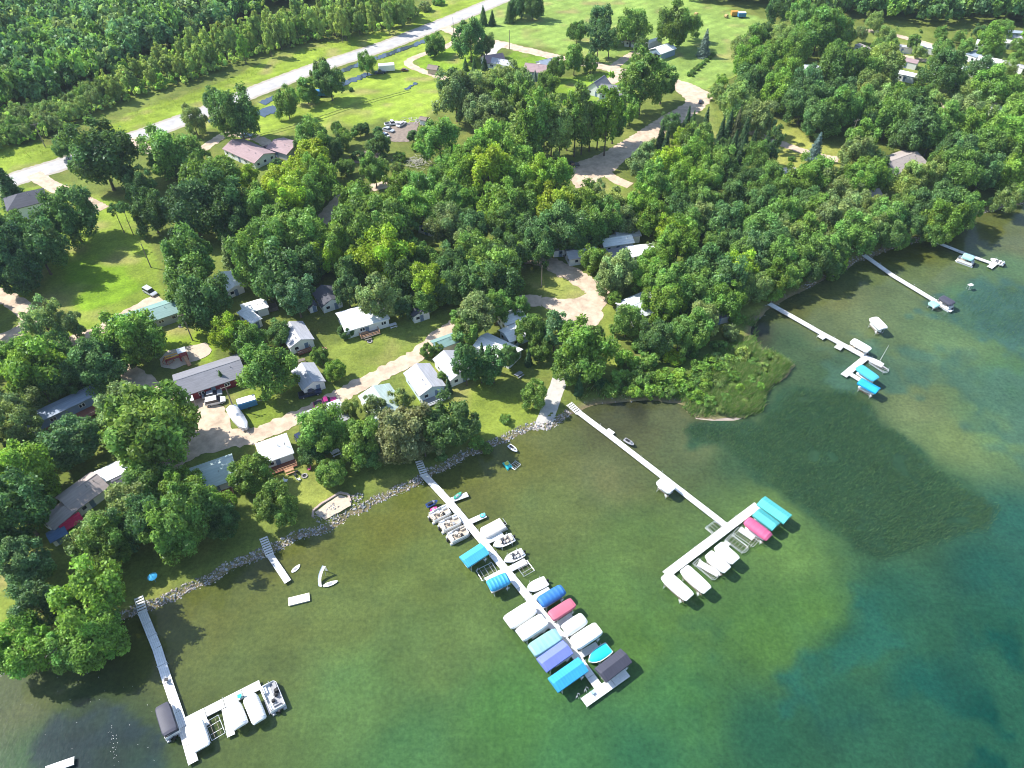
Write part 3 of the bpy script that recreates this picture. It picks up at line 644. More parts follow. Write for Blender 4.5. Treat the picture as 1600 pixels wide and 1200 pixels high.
T('U', '''980 563 18 k; 1012 564 16 g; 1050 558 15 y; 1095 576 14 k; 1062 591 16 k; 1037 590 16 k; 1105 592 13 g; 1000 592 18 g; 970 590 15 g; 955 610 13 g; 990 612 13 k; 1075 610 14 k; 1020 612 14 k; 1120 560 11 p; 1140 520 14 l; 1150 498 12 g; 1125 540 12 g; 1080 548 12 g; 940 600 12 d; 1045 612 12 g; 1060 560 12 k; 1030 545 14 g; 1000 540 14 g; 1075 535 12 l; 1112 568 15 k; 1130 576 12 g; 1102 600 13 k; 1120 600 11 p; 1142 562 12 g; 1148 588 10 k; 1162 553 13 p; 1177 566 9 g; 1192 572 8 p; 1134 622 9 g; 1157 608 9 k; 1108 628 11 g; 1174 594 9 g; 1212 562 8 p; 1090 620 13 k; 1200 556 8 g; 1165 630 7 p; 1188 604 7 k; 1085 595 13 g; 1125 640 7 p''', group='wild shrubs behind the reedy bay')
# hedge beside the hay field
for i in range(8):
    f = i / 7.0; tree(1078 + 36 * f, 116 - 31 * f, 5.0 - 1.2 * f, 'U', 'g', group='clipped hedge row beside the hay field', label='small shrub of the straight hedge row by the hay field')
# belt of young poplars beyond the highway
BELT = [(-30, 235), (60, 205), (130, 172), (200, 145), (290, 118), (400, 80), (500, 55), (600, 45), (655, 22), (600, 5), (500, 15), (400, 45), (290, 82), (180, 128), (100, 160), (-30, 190)]
k = 0; tries = 0
while k < 165 and tries < 20000:
    tries += 1
    u = random.uniform(-20, 650); v = random.uniform(5, 235)
    if not inpoly(np.array([u]), np.array([v]), BELT)[0]: continue
    r = (5.6 + 2.4 * random.random()) * (1.0 if u > 250 else 1.1)
    if any(t['group'] == 'young trees in the belt beyond the highway' and abs(t['u'] - u) < r * 1.15 and abs(t['v'] - v) < r * 0.75 for t in TREES): continue
    left = u < 150
    tree(u, v - (14 if not left else 3), r * (1.4 if left else 1.0), 'B' if left else 'C', random.choice('glpp' if left else 'fffpk'), k=(0.95 if left else random.uniform(1.0, 1.4) * (0.8 if u < 260 else 1.0)), group='young trees in the belt beyond the highway',
         label='bushy young tree in the leafy belt beyond the highway' if left else 'slim young poplar in the pale green belt beyond the highway')
    k += 1
LANDMARKS = [((40, 312), 'the white two-storey house at left'), ((390, 236), 'the pinkish-roofed ranch house'), ((445, 226), 'the pinkish-roofed garage'), ((615, 195), 'the parked junk pickups'), ((957, 137), 'the grey-roofed house with a chimney'), ((1035, 74), 'the metal farm shed'), ((770, 95), 'the house by the field corner'),
 ((1409, 253), 'the tan-roofed house with white garage'), ((1430, 95), 'the trailer with a pinkish roof'), ((1550, 92), 'the large white trailer'), ((226, 490), 'the long green-roofed building'), ((285, 556), 'the playground'), ((327, 583), 'the grey-roofed red lodge'), ((428, 700), 'the white hip-roofed cottage'), ((335, 742), 'the pale green-roofed cottage'),
 ((125, 770), 'the brown-roofed white house'), ((182, 733), 'the white-roofed mobile home'), ((100, 632), 'the long blue mobile home'), ((464, 521), 'the grey-roofed white cabin'), ((560, 490), 'the big white-roofed house'), ((510, 462), 'the dark-roofed cabin'), ((696, 533), 'the beige shed with green roof'), ((664, 593), 'the cottage with railed deck'),
 ((505, 652), 'the grey cabin by the lane'), ((805, 520), 'the white cabin in the trees'), ((1003, 478), 'the light metal-roofed cabin'), ((970, 380), 'the cluster of white cabins'), ((895, 275), 'the wide gravel lot'), ((925, 465), 'the gravel turnaround'), ((860, 630), 'the boat ramp'), ((660, 730), 'the middle dock'), ((890, 640), 'the L-shaped far dock'), ((225, 945), 'the bottom left dock'), ((420, 860), 'the short dock'),
 ((1205, 475), 'the dock by the point'), ((1350, 400), 'the second right-hand dock'), ((1455, 375), 'the farthest dock'), ((1270, 105), 'the half-hidden white trailer'), ((1277, 225), 'the blue spruce lawn'), ((185, 222), 'the driveway mouth on the highway'), ((610, 104), 'the white box trailer'), ((675, 105), 'the brown-roofed shed'), ((740, 318), 'the lone white camper'), ((357, 441), 'the small bright white cabin'), ((394, 484), 'the two-roofed white cabin')]
ORD = ['nearest', 'second nearest', 'third nearest', 'fourth nearest', 'fifth nearest', 'sixth nearest', 'seventh nearest', 'eighth nearest', 'ninth nearest', 'tenth nearest', 'eleventh nearest', 'twelfth nearest']
SPW = {'B': 'spreading', 'R': 'round-headed', 'L': 'airy', 'T': 'tall oval', 'C': 'columnar', 'S': 'conical spruce', 'N': 'slim spruce', 'P': 'shaggy pine', 'H': 'bare-stemmed tall pine', 'U': 'shrub'}
def tree_labels():
    groups = {}
    for t in TREES:
        if t['label']: continue
        best = min(LANDMARKS, key=lambda m: math.hypot(m[0][0] - t['u'], (m[0][1] - t['v']) * 1.1))
        dx, dy = t['u'] - best[0][0], t['v'] - best[0][1]
        rel = ('right of' if dx > 0 else 'left of') if abs(dx) > 1.1 * abs(dy) else ('below' if dy > 0 else 'above')
        noun = SPW[t['sp']] + ('' if t['sp'] in 'SNPHU' else ' tree')
        size = 'large ' if t['R'] > 5.6 else ('small ' if t['R'] < 2.2 and t['sp'] not in 'NS' else '')
        key = (size + HUEWORD[t['hue']] + ' ' + noun, rel, best[1])
        groups.setdefault(key, []).append((math.hypot(dx, dy), t))
    for (look, rel, lm), lst in groups.items():
        lst.sort(key=lambda e: e[0])
        for i, (_, t) in enumerate(lst):
            t['label'] = (look + ' ' + rel + ' ' + lm) if len(lst) == 1 else (ORD[min(i, 11)] + ' ' + look + ' ' + rel + ' ' + lm)
_b = [t for t in TREES if t['sp'] == 'B']
_cand = sorted([t for t in _b if t['group'] == 'young trees in the belt beyond the highway' or t['u'] > 1040], key=lambda t: (0 if t['group'] else 1, t['R'] * pxscale(P(t['u'], t['v']))))
MASS = _cand[:max(0, len(_b) - 300)]
_ids = set(id(t) for t in MASS); TREES = [t for t in TREES if id(t) not in _ids]
tree_labels()
def mass_trees():
    VV, FF, CC = [], [], []; o = 0
    for i, t in enumerate(MASS):
        me = SPEC['B']['crowns'][i % 8]; n = len(me.vertices); v = np.empty(n * 3, np.float32); me.vertices.foreach_get('co', v); v = v.reshape(-1, 3).astype(float)
        c = np.empty(n * 4, np.float32); me.color_attributes['col'].data.foreach_get('color', c); c = c.reshape(-1, 4)[:, :3]; keep = np.repeat(rng.random(n // 4) < 0.55, 4); v, c = v[keep], c[keep]; n = len(v)
        a = rng.random() * 6.28; ca, sa = math.cos(a), math.sin(a); R_ = t['R']; kz = t['k'] * rng.uniform(0.95, 1.12)
        VV.append(np.stack([(v[:, 0] * ca - v[:, 1] * sa) * R_ + t['p'][0], (v[:, 0] * sa + v[:, 1] * ca) * R_ + t['p'][1], (v[:, 2] + SPEC['B']['zc']) * R_ * kz + GZ], 1)); FF.append(np.arange(n).reshape(-1, 4) + o); CC.append(c * np.array(HUE[t['hue']]) * rng.uniform(0.9, 1.25)); o += n
    ob = bpy.data.objects.new('undergrowth', numpy_mesh('undergrowth', np.concatenate(VV), np.concatenate(FF), LEAFSTUFF, np.concatenate(CC))); C.objects.link(ob); tag(ob, 'smaller bushy trees filling the thick woods on both sides', 'woodland', kind='stuff')
if MASS: mass_trees()
def place_trees():
    for i, t in enumerate(TREES):
        s = SPEC[t['sp']]; rz = random.uniform(0, 6.28)
        e = thing(s['name'], t['label'], s['cat'], (t['p'][0], t['p'][1], GZ - 0.05), rz, t['group'] or ('trees of the lakeside settlement' if s['cat'] == 'tree' else 'shrubs about the settlement'))
        R_ = t['R']; e.scale = (R_ * random.uniform(0.94, 1.06), R_ * random.uniform(0.94, 1.06), R_ * t['k'] * random.uniform(0.92, 1.14))
        c = bpy.data.objects.new('crown', s['crowns'][i % len(s['crowns'])]); C.objects.link(c); c.parent = e; c.location = (0, 0, s['zc'])
        h = HUE[t['hue']]; q = random.uniform(0.85, 1.28); w = random.uniform(-0.06, 0.09)
        c.color = (h[0] * q * (1 + w), h[1] * q, h[2] * q * (1 - w), 1)
        b = bpy.data.objects.new('trunk', s['trunk']); C.objects.link(b); b.parent = e
place_trees()
# --- the far woods, each one mass
def woodland(name, poly, step, hues, rr, label, lobes=20, per=46, leaf=0.125, bright=1.3):
    pts = []
    u = np.array([p[0] for p in poly]); v = np.array([p[1] for p in poly])
    c = [P(a, max(b, -90)) for a, b in poly]
    x0, x1 = min(p.x for p in c), max(p.x for p in c); y0, y1 = min(p.y for p in c), max(p.y for p in c)
    y = y0
    while y < y1:
        x = x0
        while x < x1:
            px, py = x + random.uniform(-0.4, 0.4) * step, y + random.uniform(-0.4, 0.4) * step
            uu, vv = proj(np.array([px]), np.array([py]), np.array([GZ]))
            if inpoly(uu, vv, poly)[0]: pts.append((px, py))
            x += step
        y += step
    protos = [crown_broad(lobes, per, leaf, 0.95, (0.28, 0.42), 0.6, 0.25) for _ in range(6)]
    VV, FF, CC = [], [], []; o = 0
    for (px, py) in pts:
        V, Fq, col = protos[rng.integers(6)]; R_ = rng.uniform(*rr); a = rng.random() * 6.28
        ca, sa = math.cos(a), math.sin(a); kz = rng.uniform(0.9, 1.35)
        w = np.stack([(V[:, 0] * ca - V[:, 1] * sa) * R_ + px, (V[:, 0] * sa + V[:, 1] * ca) * R_ + py, V[:, 2] * R_ * kz + GZ + R_ * 1.25 * kz], 1)
        h = np.array(HUE[random.choice(hues)]) * rng.uniform(0.85, 1.15) * bright
        VV.append(w); FF.append(Fq + o); CC.append(col * h); o += len(V)
    me = numpy_mesh(name, np.concatenate(VV), np.concatenate(FF), LEAFSTUFF, np.concatenate(CC))
    ob = bpy.data.objects.new(name, me); C.objects.link(ob)
    return tag(ob, label, 'woodland', kind='stuff')
woodland('woodland', [(-140, 205), (-30, 185), (60, 165), (110, 150), (170, 125), (230, 90), (300, 66), (380, 38), (450, 12), (560, -10), (640, -40), (640, -95), (-140, -95)], 6.6, 'gbbdgbl', (3.8, 5.8), 'dense dark wood in the upper left beyond the young poplars')
woodland('undergrowth', [(-30, 250), (60, 222), (130, 190), (200, 162), (290, 133), (400, 92), (500, 66), (610, 50), (660, 26), (600, 5), (500, 12), (400, 40), (290, 75), (180, 122), (100, 155), (-30, 185)], 2.9, 'pffk', (0.9, 1.7), 'low leafy thicket under the young trees beyond the highway', 8, 22, 0.24, 1.25)
woodland('woodland', [(1030, -6), (1120, 4), (1230, 20), (1330, 30), (1400, 36), (1470, 40), (1560, 36), (1680, 60), (1760, -95), (1030, -95)], 7.5, 'gdbdlg', (3.8, 5.8), 'long strip of wood along the top right edge behind the field')
woodland('woodland', [(1610, 60), (1620, 300), (1760, 290), (1900, 60)], 8.5, 'gdk', (4.0, 5.6), 'wood running on past the right edge of the trailer park')
woodland('woodland', [(-160, 470), (-20, 480), (-30, 640), (-50, 830), (-240, 830), (-240, 470)], 9.5, 'gdk', (4.0, 5.6), 'trees running on past the left edge of the settlement')
# ------------------------------------------------------------------ docks
def dock(label, lines, z=0.62, width=1.3, fingers=(), gang=None, name='dock', posts=True):
    """lines / fingers: image points of the deck edge's middle line at deck height; every run is built from 3 m sections"""
    o = P(lines[0][0], lines[0][1], z); root = thing(name, label, 'dock', (o.x, o.y, 0))
    def run(pts, w, pn, mb=None):
        mb = MB(); q = [P(a, b, z) - o for a, b in pts]; post = []
        for a, b in zip(q[:-1], q[1:]):
            d = b - a; d.z = 0; L = d.length; yaw = math.atan2(d.y, d.x); n = max(1, round(L / 3.0)); u = d / L; s = L / n; nn = Vector((-u.y, u.x, 0))
            for i in range(n):
                c = a + u * (s * (i + 0.5)); dz = random.uniform(-0.012, 0.012)
                pl = 5; mi = random.choice((0, 0, 0, 2))
                for j in range(pl):     # boards run lengthwise with narrow gaps
                    off = (j - (pl - 1) / 2) * w / pl
                    mb.box(c.x + nn.x * off, c.y + nn.y * off, z - 0.05 + dz, s - 0.07, w / pl - 0.02, 0.05, yaw, mi)
                for sd in (-1, 1):
                    mb.box(c.x + nn.x * sd * (w / 2 - 0.03), c.y + nn.y * sd * (w / 2 - 0.03), z - 0.20 + dz, s - 0.03, 0.05, 0.148, yaw, 1)
                post.append((a + u * (s * i), nn, w))
        mb.build(pn, [DOCKW, ALU, DOCKG], root)
        return post
    pp = run(lines, width, 'deck')
    for f in fingers: pp += run(f[:2], f[2] if len(f) > 2 else 1.15, 'finger_deck')
    if posts:
        for i, (p, nn, w) in enumerate(pp):
            if i % 2: continue
            for sd in ((-1, 1) if i % 4 == 0 else (1,)):
                q = p + nn * (sd * (w / 2 + 0.05)); mb = MB(); mb.tube((q.x, q.y, -1.6), (q.x, q.y, z + random.uniform(0.25, 0.6)), 0.035, 6); mb.build('post', ALU, root)
    if gang:
        a, b = P(gang[0][0], gang[0][1], GZ + 0.25) - o, P(gang[1][0], gang[1][1], z) - o
        a.z, b.z = GZ + 0.2, z + 0.02; d = b - a; h = Vector((d.x, d.y, 0)); L = h.length; u = h / L; nn = Vector((-u.y, u.x, 0)); w = gang[2] if len(gang) > 2 else 1.4
        mb = MB(); n = max(5, int(L / 0.55)); yaw = math.atan2(u.y, u.x)
        for i in range(n):
            c = a + d * ((i + 0.5) / n); mb.box(c.x, c.y, c.z - 0.03, L / n * 0.62, w, 0.05, yaw, 0)
        g_ = mb.build('gangway', [DOCKW, GREYV], root)
        mb = MB()
        for sd in (-1, 1): mb.tube(a + nn * sd * w / 2 - Vector((0, 0, .06)), b + nn * sd * w / 2 - Vector((0, 0, .06)), 0.05, 5)
        mb.build('stringer', ALU, g_)
    return root
dock('long white bottom left dock from the shady bank to a boat platform', [(222, 956), (245, 1012), (262, 1066), (286, 1136), (302, 1192)], width=1.55, gang=((216, 932), (223, 957), 1.5),
     fingers=[((291, 1128), (407, 1069), 1.7), ((352, 1106), (361, 1150), 1.25), ((412, 1070), (428, 1112), 1.6), ((316, 1122), (322, 1135), 1.2)])
dock('short white dock with striped gangway below the hip-roofed cottage', [(421, 866), (450, 909)], gang=((411, 839), (422, 868), 1.5))
dock('white corner of a dock at the bottom left edge of the lake', [(70, 1204), (116, 1188)], width=1.3, posts=False)
dock('longest white dock through the centre crowded with covered lifts', [(662, 741), (702, 784), (756, 848), (800, 902), (838, 948), (881, 998), (938, 1077)], width=1.5, gang=((654, 719), (663, 743), 1.5),
     fingers=[((703, 782), (731, 772), 1.2), ((732, 816), (759, 804), 1.2), ((757, 848), (786, 834), 1.2), ((793, 891), (822, 876), 1.3), ((787, 892), (759, 907), 1.2), ((832, 936), (859, 920), 1.2), ((868, 979), (894, 961), 1.2), ((907, 1023), (934, 1007), 1.3), ((912, 1098), (980, 1050), 1.7),
              ((858, 975), (829, 995), 1.1), ((894, 1019), (866, 1038), 1.1), ((700, 790), (676, 802), 1.1)])
dock('long narrow white dock by the boat ramp ending in a T', [(903, 643), (951, 679), (1031, 741), (1141, 826)], width=1.35, gang=((889, 630), (905, 645), 1.6),
     fingers=[((1184, 789), (1040, 898), 1.7), ((947, 672), (957, 679), 1.8), ((1156, 826), (1178, 841), 1.3), ((1091, 879), (1123, 897), 1.4), ((1131, 847), (1139, 853), 1.2)])
dock('white dock off the wooded point ending in a sheltered platform', [(1202, 474), (1285, 521), (1350, 556), (1376, 568)], width=1.5, fingers=[((1352, 559), (1318, 587), 1.6), ((1327, 583), (1350, 597), 1.2), ((1281, 528), (1289, 523), 1.7), ((1308, 545), (1315, 538), 1.7), ((1360, 562), (1380, 571), 1.7)])
dock('straight white dock second from the right edge with a pontoon boat at its end', [(1350, 398), (1395, 430), (1488, 486)], width=1.5)
dock('farthest pinkish white dock near the top right shore', [(1456, 375), (1498, 392), (1530, 404), (1556, 413)], width=1.2, fingers=[((1556, 410), (1546, 418), 1.5)])
# ------------------------------------------------------------------ lifts, canopies, boats
CAN = dict(white=(0.84, 0.83, 0.80), cream=(0.72, 0.66, 0.60), turquoise=(0.07, 0.40, 0.55), azure=(0.05, 0.32, 0.56), cobalt=(0.04, 0.17, 0.44), pink=(0.48, 0.13, 0.18), rose=(0.50, 0.10, 0.20), seafoam=(0.23, 0.41, 0.41), lavender=(0.17, 0.21, 0.56), sky=(0.04, 0.32, 0.58), black=(0.055, 0.055, 0.075), teal=(0.07, 0.36, 0.36), aqua=(0.08, 0.42, 0.41), blue=(0.01, 0.33, 0.68), charcoal=(0.06, 0.06, 0.08), mint=(0.32, 0.58, 0.54))
def canopy_mat(c): return mat('canopy_' + c, CAN[c], 0.55, 0.10, 1.0)
def canopy_shape(L, w, style, rib=0.0):
    prof = {'gable': [(-1, -0.38), (-1, 0.0), (-0.5, 0.30), (0, 0.60), (0.5, 0.30), (1, 0.0), (1, -0.38)],
            'barrel': [(-1, -0.30), (-0.98, 0.05), (-0.82, 0.36), (-0.5, 0.60), (0, 0.70), (0.5, 0.60), (0.82, 0.36), (0.98, 0.05), (1, -0.30)],
            'flat': [(-1, -0.38), (-0.99, 0.0), (-0.88, 0.20), (-0.5, 0.28), (0, 0.31), (0.5, 0.28), (0.88, 0.20), (0.99, 0.0), (1, -0.38)]}[style]
    secs = []; n = 12; hw = w / 2
    for i in range(n + 1):
        f = i / n; x = -L / 2 + L * f; e = min(f, 1 - f) * n
        sy = 1.0; sz = 1.0
        if style != 'gable':
            sy = {0: 0.80, 1: 0.96}.get(int(e), 1.0) if e < 2 else 1.0; sz = {0: 0.55, 1: 0.93}.get(int(e), 1.0) if e < 2 else 1.0
        else: sz = 0.9 if e < 0.5 else 1.0
        sag = rib * (1 if i % 2 else -1)
        secs.append([(x, a * hw * sy, b * sz + (sag if b > 0.1 else 0)) for a, b in prof])
    mb = MB()
    for i in range(n):
        a_, b_ = secs[i], secs[i + 1]; f = 0.1 / (L / n); mid = [tuple(p[k_] + (q_[k_] - p[k_]) * f for k_ in range(3)) for p, q_ in zip(a_, b_)]
        mb.loft([a_, mid], 1, cap=False, closed=False); mb.loft([mid, b_], 0, cap=False, closed=False)
    # inner face a little below makes the cloth a real sheet
    mb.loft([[(x * 0.992, y * 0.985, z - 0.03) for x, y, z in reversed(s_)] for s_ in secs], cap=False, closed=False)
    for s_ in (secs[0], secs[-1]):    # end gables
        cx = s_[0][0]; mb.add([(cx, y, z) for x, y, z in s_] , [tuple(range(len(s_)))])
    return mb
def lift_frame_parts(root, L, w, top, wheel=True, bottom=-0.9):
    mb = MB()
    for i in (-1, 1):
        for j in (-1, 1): mb.tube((i * L * 0.32, j * w * 0.44, bottom), (i * L * 0.32, j * w * 0.44, top), 0.05, 5)
        mb.tube((i * L * 0.32, -w * 0.44, 0.35), (i * L * 0.32, w * 0.44, 0.35), 0.05, 5)
    for j in (-1, 1): mb.tube((-L * 0.45, j * w * 0.44, top - 0.25), (L * 0.45, j * w * 0.44, top - 0.25), 0.035, 5)
    f = mb.build('lift_frame', ALU, root)
    mb = MB()
    for j in (-1, 1): mb.box(0, j * w * 0.20, 0.40, L * 0.8, 0.16, 0.12)
    mb.build('bunk', WEATHERED, root)
    if wheel:
        mb = MB(); n = 12; c = Vector((L * 0.32, -w * 0.44 - 0.12, 1.15))
        pts = [c + Vector((math.cos(6.283 * i / n) * 0.38, 0, math.sin(6.283 * i / n) * 0.38)) for i in range(n + 1)]
        mb.path(pts, 0.022, 4)
        for i in range(0, n, 3): mb.tube(c, pts[i], 0.015, 4)
        mb.box(c.x, c.y + 0.05, c.z - 0.15, 0.25, 0.16, 0.3); mb.build('winch_wheel', WHITE, root)
def canopy_lift(label, a, b, w, style, c, group, z=2.55, rib=0.0, boat=True):
    ctr, yaw, L = span(a, b, z + 0.3); root = thing('canopy_lift', label, 'boat lift', (ctr.x, ctr.y, 0), yaw, group)
    canopy_shape(L, w, style, rib).build('canopy', [canopy_mat(c), mat('seam_' + c, tuple(q * 0.78 for q in CAN[c]), 0.6, 0.1, 1)], root, smooth=(style != 'gable'), loc=(0, 0, z))
    lift_frame_parts(root, L, w, z + 0.05)
    if boat:
        mb = MB(); hull_secs(mb, L * 0.82, w * 0.62, 0.55, 0.62); mb.build('cradled_hull', VINYL, root)
    return root
def hull_secs(mb, L, w, z0, h, blunt=0.0, m=0):
    """pointed-bow hull: bow at +x"""
    secs = []
    for f, ww, zz in ((0, 0.86, 0.0), (0.1, 0.95, 0.0), (0.35, 1.0, 0.0), (0.6, 0.97, 0.03), (0.78, 0.78 + blunt * 0.1, 0.08), (0.9, 0.48 + blunt * 0.3, 0.16), (0.97, 0.20 + blunt * 0.5, 0.24), (1.0, 0.04 + blunt * 0.6, 0.30)):
        x = -L / 2 + L * f; y = w / 2 * ww; k = h * 0.35 * max(0, f - 0.5)
        secs.append([(x, -y, z0 + h + k), (x, -y * 0.86, z0 + h * 0.42 + zz * h), (x, 0, z0 + zz * h * 2.2), (x, y * 0.86, z0 + h * 0.42 + zz * h), (x, y, z0 + h + k)])
    mb.loft(secs, m)
def runabout(label, bow, stern, w, group='boats moored at the docks', cover=None, interior='TAN', seats=True, z=0.1, name='motor_boat', outboard=True, lift=True, hullc=None):
    ctr, yaw, L = span(stern, bow, 0.7 + z); root = thing(name, label, 'boat', (ctr.x, ctr.y, z), yaw, group)
    mb = MB(); hull_secs(mb, L, w, 0.0, 0.72); mb.build('hull', hullc or WHITE, root, smooth=True)
    if cover:
        secs = []
        for f, ww, hh in ((0.02, 0.80, 0.10), (0.12, 0.88, 0.22), (0.4, 0.92, 0.36), (0.6, 0.88, 0.40), (0.78, 0.66, 0.26), (0.92, 0.30, 0.14), (0.97, 0.10, 0.08)):
            x = -L / 2 + L * f; y = w / 2 * ww; k = 0.25 * max(0, f - 0.5)
            secs.append([(x, -y, 0.74 + k), (x, -y * 0.6, 0.74 + k + hh * 0.75), (x, 0, 0.74 + k + hh), (x, y * 0.6, 0.74 + k + hh * 0.75), (x, y, 0.74 + k)])
        mb = MB(); mb.loft(secs); mb.build('boat_cover', cover, root, smooth=True)
    else:
        mb = MB(); mb.prism([(-L * 0.44, -w * 0.36), (L * 0.08, -w * 0.38), (L * 0.26, -w * 0.24), (L * 0.26, w * 0.24), (L * 0.08, w * 0.38), (-L * 0.44, w * 0.36)], 0.735, 0.75); mb.build('cockpit_floor', mat('grey_cockpit', (0.16, 0.15, 0.15), 0.8, 0.25, 4), root)
        for (sx, sy, lx, ly) in ((-0.36, 0, 0.09, 0.62), (-0.14, -0.2, 0.08, 0.22), (-0.14, 0.2, 0.08, 0.22), (0.16, 0, 0.08, 0.3)):
            mb = MB(); mb.box(sx * L, sy * w, 0.752, lx * L, ly * w, 0.22); mb.box(sx * L - lx * L * 0.5, sy * w, 0.752, 0.12, ly * w, 0.45); mb.build('seat', TAN if interior == 'TAN' else WHITE, root)
        mb = MB(); mb.add([(L * 0.02, -w * 0.34, 0.76), (L * 0.10, 0, 0.76), (L * 0.02, w * 0.34, 0.76), (-L * 0.03, w * 0.32, 1.12), (L * 0.04, 0, 1.16), (-L * 0.03, -w * 0.32, 1.12)], [(0, 1, 4, 5), (1, 2, 3, 4)]); mb.build('windshield', GLASS, root)
        mb = MB(); mb.box(L * 0.0, w * 0.2, 0.752, 0.3, 0.45, 0.36); mb.build('console', GREYV, root)
    if outboard:
        mb = MB(); mb.box(-L / 2 - 0.22, 0, 0.35, 0.42, 0.34, 0.62, taper=0.8); mb.box(-L / 2 - 0.2, 0, -0.2, 0.16, 0.14, 0.6); mb.build('outboard_motor', BLACK, root)
    if lift:
        mb = MB()
        for j in (-1, 1):
            mb.tube((-L * 0.3, j * w * 0.55, -1), (-L * 0.3, j * w * 0.55, 1.1), 0.045, 5); mb.tube((L * 0.2, j * w * 0.55, -1), (L * 0.2, j * w * 0.55, 1.1), 0.045, 5)
        for i in (-0.3, 0.2): mb.tube((i * L, -w * 0.55, 0.0), (i * L, w * 0.55, 0.0), 0.045, 5)
        mb.build('lift_post', ALU, root)
    return root
def rounded(L, w, r, n=5, fwd_only=False):
    pts = []
    for (cx, cy, a0) in ((L / 2 - r, w / 2 - r, 0), (-L / 2 + r, w / 2 - r, 90), (-L / 2 + r, -w / 2 + r, 180), (L / 2 - r, -w / 2 + r, 270)):
        rr = r if (cx > 0 or not fwd_only) else 0.05; ox = L / 2 - rr if cx > 0 else -L / 2 + rr; oy = w / 2 - rr if cy > 0 else -w / 2 + rr
        for i in range(n + 1):
            t = R(a0 + 90 * i / n); pts.append((ox + rr * math.cos(t), oy + rr * math.sin(t)))
    return pts
def pontoon(label, bow, stern, w, group='boats moored at the docks', top=None, cover=None, arch=False, dark=False, z=0.0, canopy_len=0.62):
    ctr, yaw, L = span(stern, bow, 0.9 if not top else 2.2); root = thing('pontoon_boat', label, 'pontoon boat', (ctr.x, ctr.y, z), yaw, group)
    for j in (-1, 1):
        mb = MB(); mb.tube((-L / 2, j * w * 0.36, 0.12), (L / 2 - 0.7, j * w * 0.36, 0.12), 0.32, 10); mb.tube((L / 2 - 0.7, j * w * 0.36, 0.12), (L / 2 - 0.05, j * w * 0.36, 0.34), 0.32, 10, 0.06); mb.build('pontoon', ALU, root, smooth=True)
    mb = MB(); mb.prism(rounded(L - 0.4, w, 0.5, fwd_only=True), 0.46, 0.54); mb.build('deck', mat('beige_boat_carpet', (0.42, 0.36, 0.29), 0.9, 0.2, 4) if not dark else GREYV, root)
    fence = rounded(L - 0.7, w - 0.12, 0.6, fwd_only=True); vs = []; fs = []
    n = len(fence)
    for (x, y) in fence: vs += [(x, y, 0.56), (x, y, 1.22), (x * 0.985, y * 0.96, 1.22), (x * 0.985, y * 0.96, 0.56)]
    for i in range(n):
        j = (i + 1) % n; a, b = 4 * i, 4 * j; fs += [(a, b, b + 1, a + 1), (a + 1, b + 1, b + 2, a + 2), (a + 2, b + 2, b + 3, a + 3)]
    mb = MB(); mb.add(vs, fs); mb.build('side_panel', VINYL if not dark else WHITE, root)
    if cover:
        pr = rounded(L - 0.6, w - 0.02, 0.6, fwd_only=True); secs = []
        for k_, zz in ((1.0, 1.0), (1.0, 1.28), (0.9, 1.42), (0.55, 1.55), (0.1, 1.60)): secs.append([(x * (k_ if k_ > 0.6 else 0.7 + 0.2 * k_), y * k_, zz) for x, y in pr])
        mb = MB(); mb.loft(secs); mb.build('boat_cover', cover, root, smooth=True)
    else:
        sm = TAN if not dark else GREYV; ww = w / 2
        seats = [(L * 0.30, ww * 0.62, L * 0.22, 0.55), (L * 0.30, -ww * 0.62, L * 0.22, 0.55), (-L * 0.28, ww * 0.62, L * 0.20, 0.55), (-L * 0.36, -ww * 0.1, 0.6, w * 0.5)]
        for (x, y, lx, ly) in seats:
            mb = MB(); mb.box(x, y, 0.545, lx, ly, 0.42); mb.box(x, y + math.copysign(ly * 0.36, y), 0.965, lx, ly * 0.3, 0.26) if ly < 1 else mb.box(x + 0.2, y, 0.965, 0.16, ly, 0.28); mb.build('lounge_seat', VINYL if random.random() < .5 else sm, root)
        for (x, y) in ((0.02 * L, -ww * 0.35), (-0.12 * L, ww * 0.2)):
            mb = MB(); mb.box(x, y, 0.545, 0.55, 0.55, 0.46, taper=0.9); mb.box(x - 0.25, y, 0.9, 0.12, 0.5, 0.5); mb.build('captain_chair', TAN if not dark else BLACK, root)
        mb = MB(); mb.box(L * 0.10, -ww * 0.55, 0.545, 0.55, 0.75, 0.8, taper=0.75); mb.build('console', BLACK if random.random() < .6 else GREYV, root)
        mb = MB(); mb.prism([(math.cos(6.283 * i / 10) * 0.35 - L * 0.05, math.sin(6.283 * i / 10) * 0.35 + ww * 0.35) for i in range(10)], 0.95, 1.0); mb.tube((-L * 0.05, ww * 0.35, 0.5), (-L * 0.05, ww * 0.35, 0.95), 0.05); mb.build('table', WHITE, root)
    if top:
        cs = canopy_shape(L * canopy_len, w * 0.98, 'flat'); c_ = cs.build('bimini_top', [top, top], root, smooth=True, loc=(-L * 0.04, 0, 2.25)); mb = MB()
        for i in (-1, 1):
            for j in (-1, 1): mb.tube((i * L * 0.05, j * w * 0.46, 1.2), (i * L * 0.22 - L * 0.04, j * w * 0.45, 2.3), 0.022, 4)
        mb.build('bimini_frame', ALU, root)
    if arch:
        mb = MB(); q = [(-L * 0.15, w * 0.47, 1.2), (-L * 0.22, w * 0.50, 2.3), (-L * 0.46, w * 0.50, 2.35), (-L * 0.46, -w * 0.1, 2.35)]; mb.path(q, 0.03, 5); mb.build('folded_frame', ALU, root)
